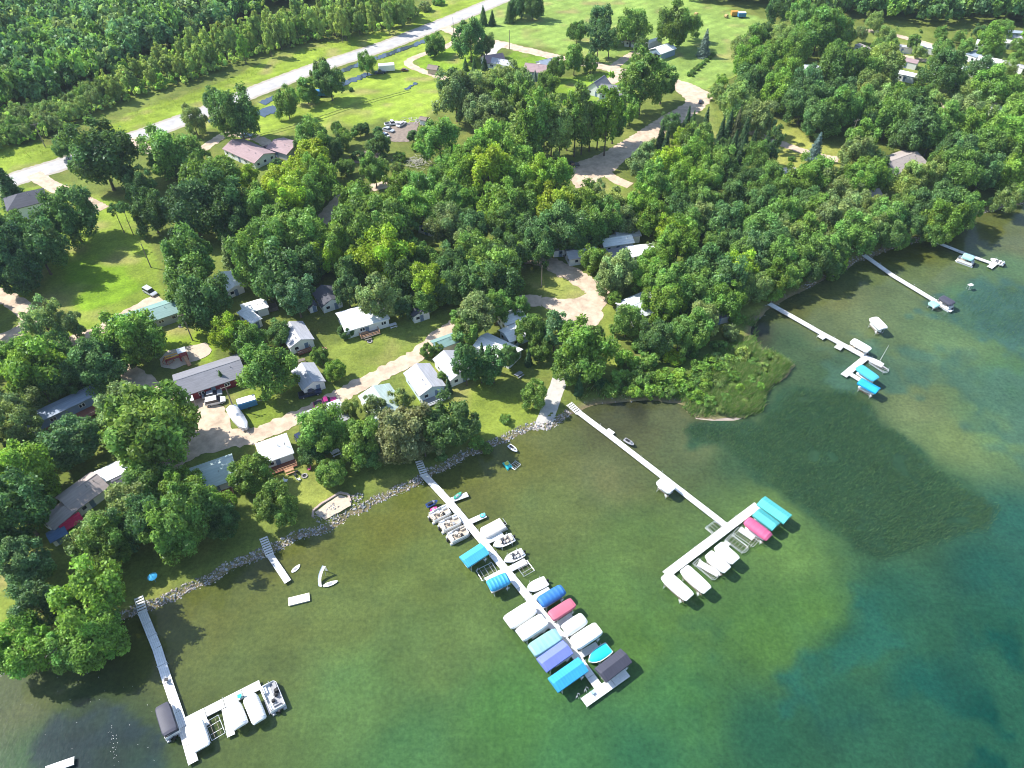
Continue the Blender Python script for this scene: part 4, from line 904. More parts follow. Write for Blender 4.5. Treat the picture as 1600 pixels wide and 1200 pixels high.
    mb = MB(); mb.box(-L / 2 - 0.1, 0, 0.3, 0.45, 0.36, 0.75, taper=0.8); mb.box(-L / 2 - 0.1, 0, -0.3, 0.16, 0.14, 0.6); mb.build('outboard_motor', BLACK, root)
    return root
def empty_lift(label, c, head, w, L, z=0.55, bars=6, round_end=False, group='empty boat lifts', name='boat_lift'):
    p = P(c[0], c[1], z); q = P(head[0], head[1], z); yaw = math.atan2(q.y - p.y, q.x - p.x); root = thing(name, label, 'boat lift', (p.x, p.y, 0), yaw, group)
    mb = MB(); r = 0.05
    if round_end: ring = [(x, y, z) for x, y in rounded(L, w, w * 0.42, 6, True)]
    else: ring = [(-L / 2, -w / 2, z), (L / 2, -w / 2, z), (L / 2, w / 2, z), (-L / 2, w / 2, z)]
    mb.path(ring + [ring[0]], r, 5)
    if round_end: mb.path([(x * 0.86, y * 0.80, z + 0.05) for x, y, _ in ring] + [(ring[0][0] * 0.86, ring[0][1] * 0.80, z + 0.05)], 0.035, 5)
    mb.build('outer_frame', ALU, root)
    mb = MB()
    for i in range(bars):
        x = -L / 2 + L * (i + 0.7) / (bars + 0.4); mb.tube((x, -w / 2, z - 0.02), (x, w / 2, z - 0.02), 0.035, 4)
    mb.build('cross_bar', ALU, root)
    mb = MB()
    for j in (-0.22, 0.22): mb.box(0, j * w, z, L * 0.9, 0.07, 0.06)
    mb.build('bunk', WEATHERED, root)
    mb = MB()
    for i in (-0.4, 0.4):
        for j in (-1, 1): mb.tube((i * L, j * w * 0.5, -1.3), (i * L, j * w * 0.5, z + 0.55), 0.045, 5)
    mb.build('corner_post', ALU, root)
    return root
G = 'canopied boat lifts along the docks'
canopy_lift('turquoise gable canopy lift on the left side of the central dock', (724, 877), (757.5, 855), 2.9, 'gable', 'turquoise', G)
canopy_lift('short azure barrel canopy left of the central dock beside empty lift bars', (763, 915), (794, 901), 2.6, 'barrel', 'azure', G, rib=0.05)
canopy_lift('cobalt blue barrel canopy on the right side of the central dock', (843, 941), (880, 918.5), 2.4, 'barrel', 'cobalt', G, rib=0.025)
canopy_lift('dusty pink canopy lift right of the central dock below the cobalt barrel', (860, 962.5), (896, 939), 2.2, 'flat', 'pink', G)
canopy_lift('plump white canopy right of the central dock just below the pink one', (882, 985), (913, 963.5), 2.5, 'barrel', 'white', G)
canopy_lift('long white flat canopy right of the central dock above the teal boat', (896, 1005.5), (936, 979), 2.7, 'flat', 'white', G)
canopy_lift('charcoal gable canopy lift by the outer end of the central dock', (938, 1054), (979, 1022.5), 3.0, 'gable', 'black', G, rib=0.012)
canopy_lift('wide white canopy left of the central dock opposite the cobalt barrel', (792, 972.5), (833, 946), 3.0, 'flat', 'white', G)
canopy_lift('white flat canopy left of the central dock above the seafoam one', (811, 992), (851, 965.5), 2.8, 'flat', 'white', G)
canopy_lift('pale seafoam ribbed canopy on the left side of the central dock', (830, 1016.5), (873, 988.5), 2.8, 'flat', 'seafoam', G, rib=0.02)
canopy_lift('lavender blue gable canopy between the seafoam and bright blue ones', (846, 1038.5), (887.5, 1009), 2.9, 'gable', 'lavender', G, rib=0.01)
canopy_lift('bright sky blue gable canopy nearest the end of the central dock', (864, 1069.5), (911.5, 1036), 2.9, 'gable', 'sky', G, rib=0.01)
canopy_lift('lone white canopy halfway along the dock by the boat ramp', (1031, 748), (1052, 764.5), 2.6, 'flat', 'white', G)
canopy_lift('long pale teal canopy at the upper end of the T dock', (1189.5, 780), (1232, 810), 3.0, 'gable', 'aqua', G, rib=0.01)
canopy_lift('shorter teal canopy second from the upper end of the T dock', (1182, 798), (1213.5, 821.5), 2.6, 'gable', 'teal', G, rib=0.01)
canopy_lift('bright rose pink canopy on the T dock beside the teal ones', (1167, 811), (1203.5, 838.5), 2.5, 'barrel', 'rose', G, rib=0.012)
canopy_lift('white canopy on the T dock right of the close white pair', (1122, 850), (1151, 875), 2.6, 'flat', 'white', G)
canopy_lift('white canopy on the T dock left of the close white pair', (1107, 863), (1138, 889), 2.3, 'flat', 'white', G)
canopy_lift('white canopy with pinkish edge second from the lower end of the T dock', (1069, 886), (1106.5, 921), 2.5, 'flat', 'white', G)
canopy_lift('rounded white canopy at the lower end of the T dock', (1039, 896), (1079, 932), 2.6, 'flat', 'white', G)
canopy_lift('lone white canopy lift standing in open water off the point', (1365, 495), (1382, 512), 2.7, 'flat', 'white', G)
canopy_lift('bright turquoise canopy nearest the mast on the point dock', (1342, 571), (1370.5, 591), 2.6, 'flat', 'turquoise', G)
canopy_lift('vivid blue canopy lift outermost at the point dock', (1344, 593), (1373, 609), 2.5, 'gable', 'blue', G)
canopy_lift('big flat white canopy at the elbow of the bottom left dock', (301, 1128), (314, 1169), 3.0, 'flat', 'white', G, z=1.6)
canopy_lift('white rounded boat cover left of two on the bottom left dock', (362, 1100), (376, 1134), 2.6, 'barrel', 'white', G, z=1.7)
canopy_lift('white rounded boat cover right of two on the bottom left dock', (389, 1087), (405.5, 1126), 2.5, 'barrel', 'white', G, z=1.7)
canopy_lift('small mint green canopy beside the outer end of the straight right-hand dock', (1455, 470), (1466, 477.5), 2.2, 'flat', 'mint', G, z=1.3)
pontoon('open pontoon boat with pink mat nearest shore on the central dock', (703, 793.5), (672, 810), 2.5)
pontoon('open white pontoon boat in the middle of three on the central dock', (720, 809), (687, 824.5), 2.5)
pontoon('open white pontoon boat lowest of the three on the central dock', (732, 826.5), (700, 842.5), 2.5)
pontoon('pontoon boat under a cream cover with folded frame right of the central dock', (752, 836), (788, 817), 2.6, cover=canopy_mat('cream'), arch=True)
pontoon('pontoon boat with black bimini moored left of the bottom left dock', (251, 1096), (267, 1147), 2.5, top=canopy_mat('charcoal'), dark=True, canopy_len=0.86)
pontoon('open pontoon boat with dark seats at the end of the bottom left dock', (418, 1066), (436, 1110), 2.6, dark=True)
pontoon('pontoon boat with a full white top along the point dock', (1330, 531), (1358, 547), 2.4, top=canopy_mat('white'), canopy_len=0.98)
pontoon('pontoon boat with dark purple-grey top at the end of the straight dock', (1467, 462), (1491, 476), 2.5, top=canopy_mat('charcoal'), canopy_len=0.8)
pontoon('white pontoon boat with pale green top on the farthest dock', (1498, 396), (1526, 406), 2.5, top=canopy_mat('mint'), canopy_len=0.6)
runabout('white motor boat with tan seats right of the central dock', (771, 853), (802, 838.5), 2.3)
runabout('open fishing boat with dark interior right of the central dock', (788, 877), (818, 862), 2.1, interior='W', name='fishing_boat')
runabout('motor boat under a tan cover above the cobalt canopy', (823, 922), (854, 907), 2.3, cover=canopy_mat('cream'))
runabout('white motor boat under a bright teal cover near the charcoal canopy', (920, 1034), (952, 1011), 2.4, cover=mat('teal_cover', (0.02, 0.52, 0.56), 0.6, 0.12, 2), outboard=False)
runabout('small white speedboat at the end of the farthest dock', (1548, 404), (1569, 413), 2.0, interior='W')
G2 = 'empty boat lifts'
empty_lift('empty white lift frame left of the central dock below the turquoise canopy', (761, 893), (775, 886), 2.6, 3.4, bars=3)
empty_lift('empty lift frame hanging off a finger of the central dock', (821, 888), (829, 899), 2.4, 2.6, bars=2)
empty_lift('empty lift frame on the T dock beside the rose canopy', (1165, 839), (1184, 852), 1.9, 4.6, bars=7)
empty_lift('empty round-ended lift frame in the middle of the T dock', (1152, 850), (1168, 862), 2.2, 4.4, bars=6, round_end=True)
empty_lift('ladder-like empty lift frame between white canopies on the T dock', (1103, 890), (1121, 905), 1.7, 5.0, bars=9, round_end=True)
empty_lift('empty grid lift on the shore side of the T dock', (1118, 825), (1129, 816), 2.6, 3.2, bars=4, round_end=True)
empty_lift('empty lift frame on the bottom left dock between platform and covers', (336, 1137), (343, 1155), 2.2, 3.4, bars=2)
empty_lift('round-ended empty lift frame below the mast on the point dock', (1374, 573), (1386, 581), 2.0, 4.6, bars=8, round_end=True)
# ------------------------------------------------------------------ small craft and things on or near the docks
def jetski(label, a, b, col, z=0.15, group=None, stand=False):
    ctr, yaw, L = span(a, b, z + 0.4); root = thing('jet_ski', label, 'jet ski', (ctr.x, ctr.y, z), yaw, group); mb = MB(); hull_secs(mb, max(L, 2.6), 1.15, 0, 0.45); mb.build('hull', col, root, smooth=True)
    mb = MB(); mb.box(-0.35, 0, 0.45, 1.3, 0.42, 0.35, taper=0.8); mb.build('seat', BLACK, root); mb = MB(); mb.box(0.45, 0, 0.45, 0.6, 0.5, 0.42, taper=0.5); mb.tube((0.3, -0.4, 0.92), (0.3, 0.4, 0.92), 0.03, 5); mb.build('handlebar', GREYV, root)
    return root
NAVY = mat('navy_gel_coat', (0.02, 0.05, 0.16), 0.3, 0.1, 2); TEALP = mat('teal_plastic', (0.03, 0.42, 0.44), 0.45, 0.1, 2)
jetski('dark blue jet ski by the shore end of the central dock', (668, 790), (682, 783), NAVY, 0.5)
jetski('white jet ski floating close to shore right of the central dock', (797, 697), (806, 704), WHITE)
jetski('grey jet ski on a small lift beside the ramp dock', (976, 686), (990, 695), GREYV, 0.4)
def flat_boat(name, label, cat, a, b, w, m, z, h=0.16):
    ctr, yaw, L = span(a, b, z); root = thing(name, label, cat, (ctr.x, ctr.y, z), yaw); secs = []
    for f, ww, zz in ((0, 0.25, 0.06), (0.08, 0.6, 0.02), (0.3, 1, 0), (0.65, 0.95, 0), (0.9, 0.5, 0.04), (1, 0.08, 0.12)):
        x = -L / 2 + L * f; y = w / 2 * ww; secs.append([(x, -y, h + zz), (x, -y * 0.7, zz), (x, y * 0.7, zz), (x, y, h + zz), (x, 0, h + zz + 0.04)])
    mb = MB(); mb.loft(secs); mb.build('board', m, root, smooth=True); mb = MB(); mb.box(-L * 0.05, 0, h + 0.03, L * 0.32, w * 0.55, 0.04); mb.build('deck_pad', GREYV if m is not TEALP else WHITE, root); return root
flat_boat('paddle_board', 'white paddle board floating beside the short dock', 'paddle board', (456, 895), (469, 883), 0.9, WHITE, 0.02)
flat_boat('kayak', 'white kayak floating below the inflatable arch', 'kayak', (505, 917), (528, 909), 0.9, WHITE, 0.02, 0.26)
flat_boat('kayak', 'green kayak lying on the finger dock nearest the shore', 'kayak', (709, 780), (721, 770), 0.8, mat('green_plastic', (0.05, 0.32, 0.22), 0.5, 0.1, 2), 0.66, 0.24)
flat_boat('paddle_board', 'turquoise board lying on the tip of the second finger dock', 'paddle board', (750, 808), (758, 803), 0.9, mat('turquoise_foam', (0.10, 0.60, 0.58), 0.5, 0.1, 2), 0.66)
flat_boat('paddle_board', 'magenta mat lying on the dock beside the first open pontoon', 'float mat', (672, 799), (683, 793), 0.9, mat('magenta_foam', (0.45, 0.05, 0.22), 0.6, 0.1, 2), 0.67)
def pedal():
    p = P(793, 727, 0.2); root = thing('pedal_boat', 'teal pedal boat with yellow seat floating near the rocky bank', 'pedal boat', (p.x, p.y, 0.05), R(-60))
    mb = MB()
    for j in (-0.45, 0.45): mb.box(0, j, 0, 2.3, 0.45, 0.38, taper=0.85)
    mb.box(0.2, 0, 0.12, 1.4, 0.6, 0.15); mb.build('float', TEALP, root); mb = MB(); mb.box(-0.2, 0, 0.3, 0.5, 0.9, 0.2); mb.box(-0.48, 0, 0.3, 0.12, 0.9, 0.55); mb.build('seat', mat('yellow_seat', (0.55, 0.55, 0.12), 0.6, 0.1, 2), root)
pedal()
empty_lift('little empty jet ski rack in the water near the pedal boat', (805, 727), (811, 722), 1.5, 1.9, z=0.3, bars=3, name='jet_ski_lift', group='small lifts near the bank')
def raft():
    p = P(467, 936, 0.4); q = P(450, 938, 0.4); root = thing('swim_raft', 'cream yellow square-cornered swim raft floating off the beach', 'swim raft', (p.x, p.y, 0), R(16)); mb = MB()
    for i in range(7): mb.box(0, -0.72 + 0.24 * i, 0.30, 3.9, 0.225, 0.07)
    mb.build('deck', mat('cream_raft_boards', (0.78, 0.74, 0.52), 0.6, 0.08, 2), root); mb = MB()
    for j in (-0.55, 0.55): mb.box(0, j, -0.15, 3.7, 0.5, 0.44)
    mb.build('float', GREYV, root)
raft()
def slide():
    p = P(505, 905, 0.1); root = thing('water_slide', 'white curved water slide standing in the shallows', 'water slide', (p.x, p.y, 0), R(80)); mb = MB(); c = []
    for i in range(9):
        t = i / 8; c.append((-1.6 + 3.2 * t, 0.5 * math.sin(3.1 * t), 0.15 + 2.0 * (t ** 1.5)))
    secs = [[(x, y - 0.32, z + 0.18), (x, y - 0.28, z), (x, y + 0.28, z), (x, y + 0.32, z + 0.18), (x, y + 0.24, z + 0.06), (x, y - 0.24, z + 0.06)] for x, y, z in c]
    mb.loft(secs); mb.build('chute', WHITE, root, smooth=True); mb = MB()
    for j in (-0.28, 0.28):
        mb.tube((1.9, j, -0.9), (1.6, j, 2.2), 0.035, 5); mb.tube((0.6, j, -0.9), (0.9, j, 1.1), 0.035, 5)
    for i in range(6): mb.tube((1.88 - 0.05 * i, -0.28, 0.1 + 0.35 * i), (1.88 - 0.05 * i, 0.28, 0.1 + 0.35 * i), 0.025, 4)
    mb.build('ladder', ALU, root)
slide()
def fold_chair(label, px, yaw, m, z=0.64, name='folding_chair', cat='chair', group=None):
    p = P(px[0], px[1], z + 0.3); root = thing(name, label, cat, (p.x, p.y, z), yaw, group); mb = MB(); mb.box(0, 0, 0.36, 0.6, 0.62, 0.05); mb.build('seat', m, root)
    mb = MB(); mb.loft([[(-0.30, -0.31, 0.38), (-0.30, 0.31, 0.38), (-0.25, 0.31, 0.38), (-0.25, -0.31, 0.38)], [(-0.52, -0.31, 1.0), (-0.52, 0.31, 1.0), (-0.47, 0.31, 1.0), (-0.47, -0.31, 1.0)]]); mb.build('backrest', m, root)
    for (x, y) in ((-0.28, -0.3), (-0.28, 0.3), (0.28, -0.3), (0.28, 0.3)): mb = MB(); mb.tube((x, y, 0), (x, y, 0.37), 0.025, 4); mb.build('leg', ALU, root)
    return root
fold_chair('turquoise folding chair on the arm of the bottom left dock', (374, 1088), R(200), mat('turquoise_cloth', (0.04, 0.5, 0.52), 0.8, 0.1, 3))
fold_chair('dark folding chair on the shaded run of the bottom left dock', (260, 1062), R(100), BLACK)
fold_chair('pale blue folding chair at the tip of the central dock', (926, 1082), R(40), mat('pale_blue_cloth', (0.35, 0.50, 0.62), 0.8, 0.1, 3))
def ladder(label, px, yaw, group):
    p = P(px[0], px[1], 0.3); root = thing('swim_ladder', label, 'ladder', (p.x, p.y, 0), yaw, group); mb = MB()
    for j in (-0.28, 0.28): mb.path([(0, j, -0.8), (0, j, 1.25), (0.35, j, 1.35), (0.45, j, 0.65)], 0.03, 5)
    mb.build('rail', ALU, root); mb = MB()
    for i in range(4): mb.tube((0, -0.28, -0.5 + 0.38 * i), (0, 0.28, -0.5 + 0.38 * i), 0.03, 4)
    mb.build('rung', ALU, root)
ladder('metal swim ladder nearest the tip of the central dock end platform', (901, 1089), R(-30), 'swim ladders'); ladder('metal swim ladder under the pale blue chair on the central dock end', (914, 1079), R(-30), 'swim ladders')
def mast():
    p = P(1374, 565, 0.65); root = thing('flag_pole', 'tall leaning white pole on the point dock', 'pole', (p.x, p.y, 0.6)); mb = MB(); mb.tube((0, 0, 0), (0.5, 0.2, 5.2), 0.05, 6, 0.025); mb.build('pole', WHITE, root); mb = MB(); mb.box(0, 0, 0, 0.35, 0.35, 0.12); mb.build('base', ALU, root)
mast()
def marker():
    p = P(1513, 452, 0.0); root = thing('swim_platform', 'lone white diving stand in open water near the right edge', 'platform', (p.x, p.y, 0), R(20)); mb = MB(); mb.box(0, 0, 1.5, 1.4, 0.9, 0.08); mb.build('top_board', DOCKW, root); mb = MB()
    for i in (-0.5, 0.5):
        for j in (-0.35, 0.35): mb.tube((i, j, -1), (i * 0.8, j, 1.5), 0.04, 5)
    for k_ in range(3): mb.tube((-0.45, -0.36, 0.3 + 0.4 * k_), (0.45, -0.36, 0.3 + 0.4 * k_), 0.03, 4)
    mb.build('stand', ALU, root)
marker()
# ------------------------------------------------------------------ houses
ROOFC = dict(grey=(0.215, 0.215, 0.235), dark=(0.085, 0.085, 0.10), light=(0.42, 0.42, 0.44), white=(0.80, 0.80, 0.78), green=(0.21, 0.33, 0.30), palegreen=(0.38, 0.46, 0.42), brown=(0.42, 0.35, 0.32), pink=(0.33, 0.235, 0.235), tan=(0.36, 0.31, 0.28), metal=(0.55, 0.57, 0.58), blue=(0.10, 0.17, 0.30), bluegrey=(0.30, 0.35, 0.42), shed=(0.24, 0.19, 0.16))
WALLC = dict(white=(0.74, 0.74, 0.72), red=(0.22, 0.025, 0.035), beige=(0.62, 0.54, 0.40), blue=(0.22, 0.30, 0.42), grey=(0.42, 0.43, 0.44), tan=(0.50, 0.42, 0.32), brown=(0.22, 0.15, 0.10), cream=(0.68, 0.62, 0.50), paleblue=(0.50, 0.60, 0.68))
def roof_m(c): return mat('roof_' + c, ROOFC[c], 0.85 if c not in ('white', 'metal', 'green', 'palegreen') else 0.5, 0.24, 1.6, streak=True)
def wall_m(c): return mat('siding_' + c, WALLC[c], 0.75, 0.08, 1.2)
def window(root, x, y, z, w, h, yaw):
    """frame set 3 cm proud of the wall, pane 2 cm prouder inside it"""
    c, s_ = math.cos(yaw), math.sin(yaw); mb = MB(); mb.box(x + c * 0.015, y + s_ * 0.015, z, 0.06, w, h, yaw); f = mb.build('window', WHITE, root)
    mb = MB(); n = 2 if w > 1.1 else 1
    for i in range(n):
        off = (i - (n - 1) / 2) * w / n; mb.box(x + c * 0.03 - s_ * off, y + s_ * 0.03 + c * off, z + 0.09, 0.06, w / n - 0.16, h - 0.18, yaw)
    mb.build('pane', GLASS, f)
def house(label, px, yaw, L, Wd, roof='gable', rc='grey', wc='white', hw=2.5, hr=1.3, name='cottage', cat='cottage', deck=None, chimney=False, wins=True, door='+x', group=None, black_opening=False, vents=True, eave=0.35):
    yaw = R(yaw); p = P(px[0], px[1], GZ + hw + hr * 0.4); root = thing(name, label, cat, (p.x, p.y, GZ), yaw, group)
    l2, w2 = L / 2 - eave, Wd / 2 - eave; mb = MB()
    # walls with gable ends in one shell
    if roof == 'gable':
        gz = hw + hr * (w2 / (Wd / 2)) - 0.14; prof = [(-w2, -0.1), (w2, -0.1), (w2, hw), (0, gz), (-w2, hw)]
        mb.loft([[(-l2, y, z) for y, z in prof], [(l2, y, z) for y, z in prof]])
    else: mb.box(0, 0, -0.1, 2 * l2, 2 * w2, hw + 0.06)
    mb.build('wall', wall_m(wc), root)
    mb = MB(); t = 0.16
    if roof == 'gable':
        sl_ = hr / (Wd / 2); e = hw - sl_ * eave
        prof = [(-Wd / 2, e), (0, e + hr), (Wd / 2, e), (Wd / 2, e + t), (0, e + hr + t), (-Wd / 2, e + t)]
        mb.loft([[(-L / 2, y, z) for y, z in prof], [(L / 2, y, z) for y, z in prof]])
        mb.box(0, 0, e + hr + t - 0.05, L * 0.99, 0.22, 0.08)
    elif roof == 'hip':
        e = hw; rx = max(0.15, (L - Wd) / 2); vs = [(-L / 2, -Wd / 2, e), (L / 2, -Wd / 2, e), (L / 2, Wd / 2, e), (-L / 2, Wd / 2, e), (-L / 2, -Wd / 2, e + t), (L / 2, -Wd / 2, e + t), (L / 2, Wd / 2, e + t), (-L / 2, Wd / 2, e + t), (-rx, 0, e + hr + t), (rx, 0, e + hr + t)]
        mb.add(vs, [(3, 2, 1, 0), (0, 1, 5, 4), (1, 2, 6, 5), (2, 3, 7, 6), (3, 0, 4, 7), (4, 5, 9, 8), (5, 6, 9), (6, 7, 8, 9), (7, 4, 8)])
    else:   # nearly flat, slightly crowned
        mb.loft([[(x, -Wd / 2, hw), (x, Wd / 2, hw), (x, Wd / 2, hw + 0.12), (x, 0, hw + 0.28), (x, -Wd / 2, hw + 0.12)] for x in (-L / 2, L / 2)])
    ro = mb.build('roof', roof_m(rc), root)
    top = hw + hr if roof != 'flat' else hw + 0.2
    if vents and L > 6:
        mb = MB()
        for i in range(2): mb.tube((L * (0.12 + 0.2 * i), -Wd * 0.13, top - 0.75), (L * (0.12 + 0.2 * i), -Wd * 0.13, top + 0.12), 0.07, 6)
        mb.build('vent_pipe', GREYV, ro)
    if chimney: mb = MB(); mb.box(L * 0.2, -0.3, hw, 0.7, 0.7, hr + 0.9); mb.box(L * 0.2, -0.3, hw + hr + 0.9, 0.85, 0.85, 0.12); mb.build('chimney', BLACK, ro)
    if wins:
        wh = 1.0; zz = max(0.9, hw - 1.55)
        n = max(1, int(2 * l2 / 2.8))
        for i in range(n):
            x = -l2 + 2 * l2 * (i + 0.5) / n
            for sd in (-1, 1):
                if n > 1 and i == n // 2 and ((door == '-y' and sd < 0) or (door == '+y' and sd > 0)): continue
                window(root, x, sd * w2, zz, 1.3 if i % 2 else 1.0, wh, math.pi / 2 * sd)
        n = max(2, int(2 * w2 / 2.4))
        for i in range(n):
            y = -w2 + 2 * w2 * (i + 0.5) / n
            for sd in (-1, 1):
                if i == n // 2 and ((door == '+x' and sd > 0) or (door == '-x' and sd < 0)): continue
                window(root, sd * l2, y, zz, 1.1, wh, 0 if sd > 0 else math.pi)
    if door:
        sx = {'+x': (l2, 0.35 * w2 if int(2 * w2 / 2.4) % 2 == 0 else 0.0, 0), '-x': (-l2, 0.2, math.pi), '+y': (0.2, w2, math.pi / 2), '-y': (-0.2, -w2, -math.pi / 2)}[door]; mb = MB(); dw = 3.0 if black_opening else 0.95
        mb.box(sx[0] + math.cos(sx[2]) * 0.02, sx[1] + math.sin(sx[2]) * 0.02, 0.0, 0.07, dw, 2.05, sx[2]); d = mb.build('door', BLACK if black_opening else mat('blue_grey_door', (0.16, 0.22, 0.32), 0.5, 0.1, 2), root)  # wide shed opening: a black panel paints the dark interior, no real door
        if not black_opening: mb = MB(); mb.box(sx[0] + math.cos(sx[2]) * 0.07 - math.sin(sx[2]) * 0.35, sx[1] + math.sin(sx[2]) * 0.07 + math.cos(sx[2]) * 0.35, 0.98, 0.06, 0.06, 0.12, sx[2]); mb.build('handle', ALU, d)
    if deck:
        side, dp, dm, rl, frac = deck; yw = {'+x': 0, '-x': math.pi, '+y': math.pi / 2, '-y': -math.pi / 2}[side]; half = l2 if side[1] == 'x' else w2; wd = (2 * w2 if side[1] == 'x' else 2 * l2) * frac
        c, s_ = math.cos(yw), math.sin(yw); mb = MB(); nb = max(4, int(dp / 0.3))
        for i in range(nb):
            o = half + 0.03 + dp * (i + 0.5) / nb; mb.box(c * o, s_ * o, 0.38, dp / nb - 0.02, wd, 0.07, yw)
        dk = mb.build('deck', dm, root); mb = MB(); o = half + 0.03 + dp - 0.06
        rail = lambda a, b, o2: (c * a - s_ * b, s_ * a + c * b, o2)
        pts = [(half + 0.1, -wd / 2 + 0.05), (o, -wd / 2 + 0.05), (o, wd / 2 - 0.05), (half + 0.1, wd / 2 - 0.05)]
        for hz_ in (0.85, 1.30):
            for a, b in zip(pts[:-1], pts[1:]): mb.tube(rail(*a, hz_), rail(*b, hz_), 0.055, 4)
        for a, b in zip(pts[:-1], pts[1:]):
            n = max(2, int(math.hypot(b[0] - a[0], b[1] - a[1]) / 0.5))
            for i in range(n + 1): q = (a[0] + (b[0] - a[0]) * i / n, a[1] + (b[1] - a[1]) * i / n); mb.tube(rail(*q, 0.0 if i in (0, n) else 0.45), rail(*q, 1.32), 0.035, 4)
        mb.build('railing', rl, dk)
    return root
HG = 'cottages and cabins of the lakeside settlement'
house('long grey-roofed lodge with dark red walls beside the gravel yard', (326, 583), 28.5, 15.5, 8.6, rc='grey', wc='red', hr=1.7, name='lodge', cat='lodge', door='-y', group=HG)
house('white hip-roofed cottage with a red-brown deck near the shore', (428, 698), 27, 6.9, 6.4, 'hip', 'white', 'white', hr=1.7, door='-y', deck=('-y', 2.0, REDWOOD, FRESHWOOD, 1.05), group=HG)
house('pale green-roofed cottage with dark red deck left of the hip-roofed one', (333, 737), 27, 9.0, 7.4, rc='palegreen', hr=1.3, door='-y', deck=('-y', 2.2, REDWOOD, FRESHWOOD, 0.6), group=HG)
house('brown-roofed white house with windowed gable among big trees', (126, 765), 55, 8.2, 6.6, rc='brown', hr=1.8, door='-y', group=HG)
house('long low brown-roofed wing running down from the brown-roofed house', (103, 792), 62, 9.5, 4.6, rc='brown', wc='grey', hr=0.9, name='house_wing', cat='house', door='-y', vents=False, group=HG)
house('small white shed with a blue roof below the brown-roofed wing', (88, 832), 40, 3.4, 3.0, rc='blue', hr=0.7, hw=2.0, name='shed', cat='shed', wins=False, door='-y', group='sheds and outbuildings')
house('white-roofed mobile home between two large trees', (180, 731), 38, 10.5, 4.2, 'flat', 'white', 'white', hw=2.6, name='mobile_home', cat='mobile home', door='-x', group='mobile homes and trailers')
house('dark-roofed annex along the right side of the white-roofed mobile home', (211, 738), 38, 9.5, 3.2, rc='dark', hr=0.6, hw=2.3, name='annex', cat='annex', door='-y', vents=False, group='sheds and outbuildings')
house('long blue-grey mobile home half hidden under trees at left', (97, 630), 42, 16.5, 4.2, 'flat', 'bluegrey', 'blue', hw=2.8, name='mobile_home', cat='mobile home', door='-y', deck=('-y', 3.2, REDWOOD, WEATHERED, 0.8), group='mobile homes and trailers')
house('long green metal-roofed building beside the left lawn', (224, 491), 33, 16.5, 7.2, rc='green', wc='grey', hr=1.2, hw=2.8, name='long_building', cat='building', door='-y', group=HG)
house('grey-roofed white cabin with deck facing the shaded lawn', (462, 520), -58, 8.2, 6.6, rc='light', hr=1.4, deck=('+x', 1.6, REDWOOD, WEATHERED, 0.6), group=HG)
house('bluish-roofed white cabin by the lane with three gable windows', (481, 585), -58, 7.6, 5.8, rc='light', hr=1.4, group=HG)
house('big white house with a bright white roof and cluttered deck', (566, 491), 26, 12, 8.4, rc='white', hr=1.4, hw=2.7, door='-y', deck=('-y', 2.0, WEATHERED, FRESHWOOD, 0.45), group=HG)
house('dark-roofed white cabin in deep tree shade', (511, 460), -58, 7.2, 6.0, rc='dark', hr=1.5, group=HG)
house('tiny dark-roofed white shed left of the dark-roofed cabin', (486, 474), -58, 2.8, 2.6, rc='dark', hr=0.7, hw=2.0, name='shed', cat='shed', wins=False, group='sheds and outbuildings')
house('small bright white-roofed cabin under the large trees', (357, 438), -50, 8.4, 5.2, rc='white', hr=0.9, group=HG)
house('white-roofed cabin with a timber deck, upper of an attached pair', (397, 477), 28, 6.5, 4.6, rc='white', hr=0.6, door='-y', deck=('+x', 2.6, WEATHERED, WEATHERED, 0.9), group=HG)
house('white low-roofed camper, lower of an attached pair', (389, 491), -42, 7.0, 3.2, 'flat', 'white', 'white', hw=2.4, name='camper', cat='camper', group='mobile homes and trailers')
house('beige shed with a green roof beside the gravel lane', (696, 531), 30, 6.9, 4.0, rc='green', wc='beige', hr=0.9, hw=2.2, name='shed', cat='shed', wins=False, door='-x', group='sheds and outbuildings')
house('pale grey-roofed cottage half hidden behind a dark columnar tree', (707, 568), -58, 9.0, 6.2, rc='light', hr=1.4, group=HG)
house('bluish white cottage with a railed blue-grey deck by the lawn', (663, 590), -60, 9.0, 7.0, rc='light', wc='paleblue', hr=1.5, deck=('+x', 2.4, GREYV, WHITE, 1.0), group=HG)
house('pale roof of a cottage hidden behind a light green tree', (597, 626), -58, 9.5, 8.0, rc='palegreen', hr=1.3, group=HG)
house('grey cabin roof against the lane above a tall tree', (506, 648), 30, 9.5, 7.2, rc='light', hr=1.3, door='-y', deck=('-y', 2.4, WEATHERED, WEATHERED, 0.6), group=HG)
house('white cabin with bluish walls deep in the trees', (806, 516), 32, 7.0, 5.6, rc='white', wc='paleblue', hr=1.0, door='-y', group=HG)
house('white-roofed cabin uphill of the bluish-walled one', (799, 493), 30, 6.5, 5.0, rc='white', hr=0.9, group=HG)
house('long white metal roof seen between the spruce and the round tree', (778, 541), -35, 11, 6.0, rc='white', hr=1.0, door='-y', deck=('-y', 2.0, WEATHERED, WHITE, 0.4), group=HG)
house('narrow white cabin with paired windows under trees above the lawn', (652, 479), -62, 6.0, 5.0, rc='dark', hr=1.1, group=HG)
house('white porch-fronted cabin mostly hidden in the dark wood edge', (745, 446), 20, 8.5, 6.0, rc='grey', hr=1.1, door='-y', group=HG)
house('white metal-roofed cabin right of the gravel turnaround', (1003, 474), 32, 11.0, 8.5, rc='metal', wc='grey', hr=1.2, hw=2.7, door='-y', deck=('-y', 2.0, WEATHERED, BLACK, 0.7), group=HG)
house('white cabin with screened windows left of the white cluster', (908, 392), 15, 9.0, 5.5, rc='light', hr=1.0, door='-y', group=HG)
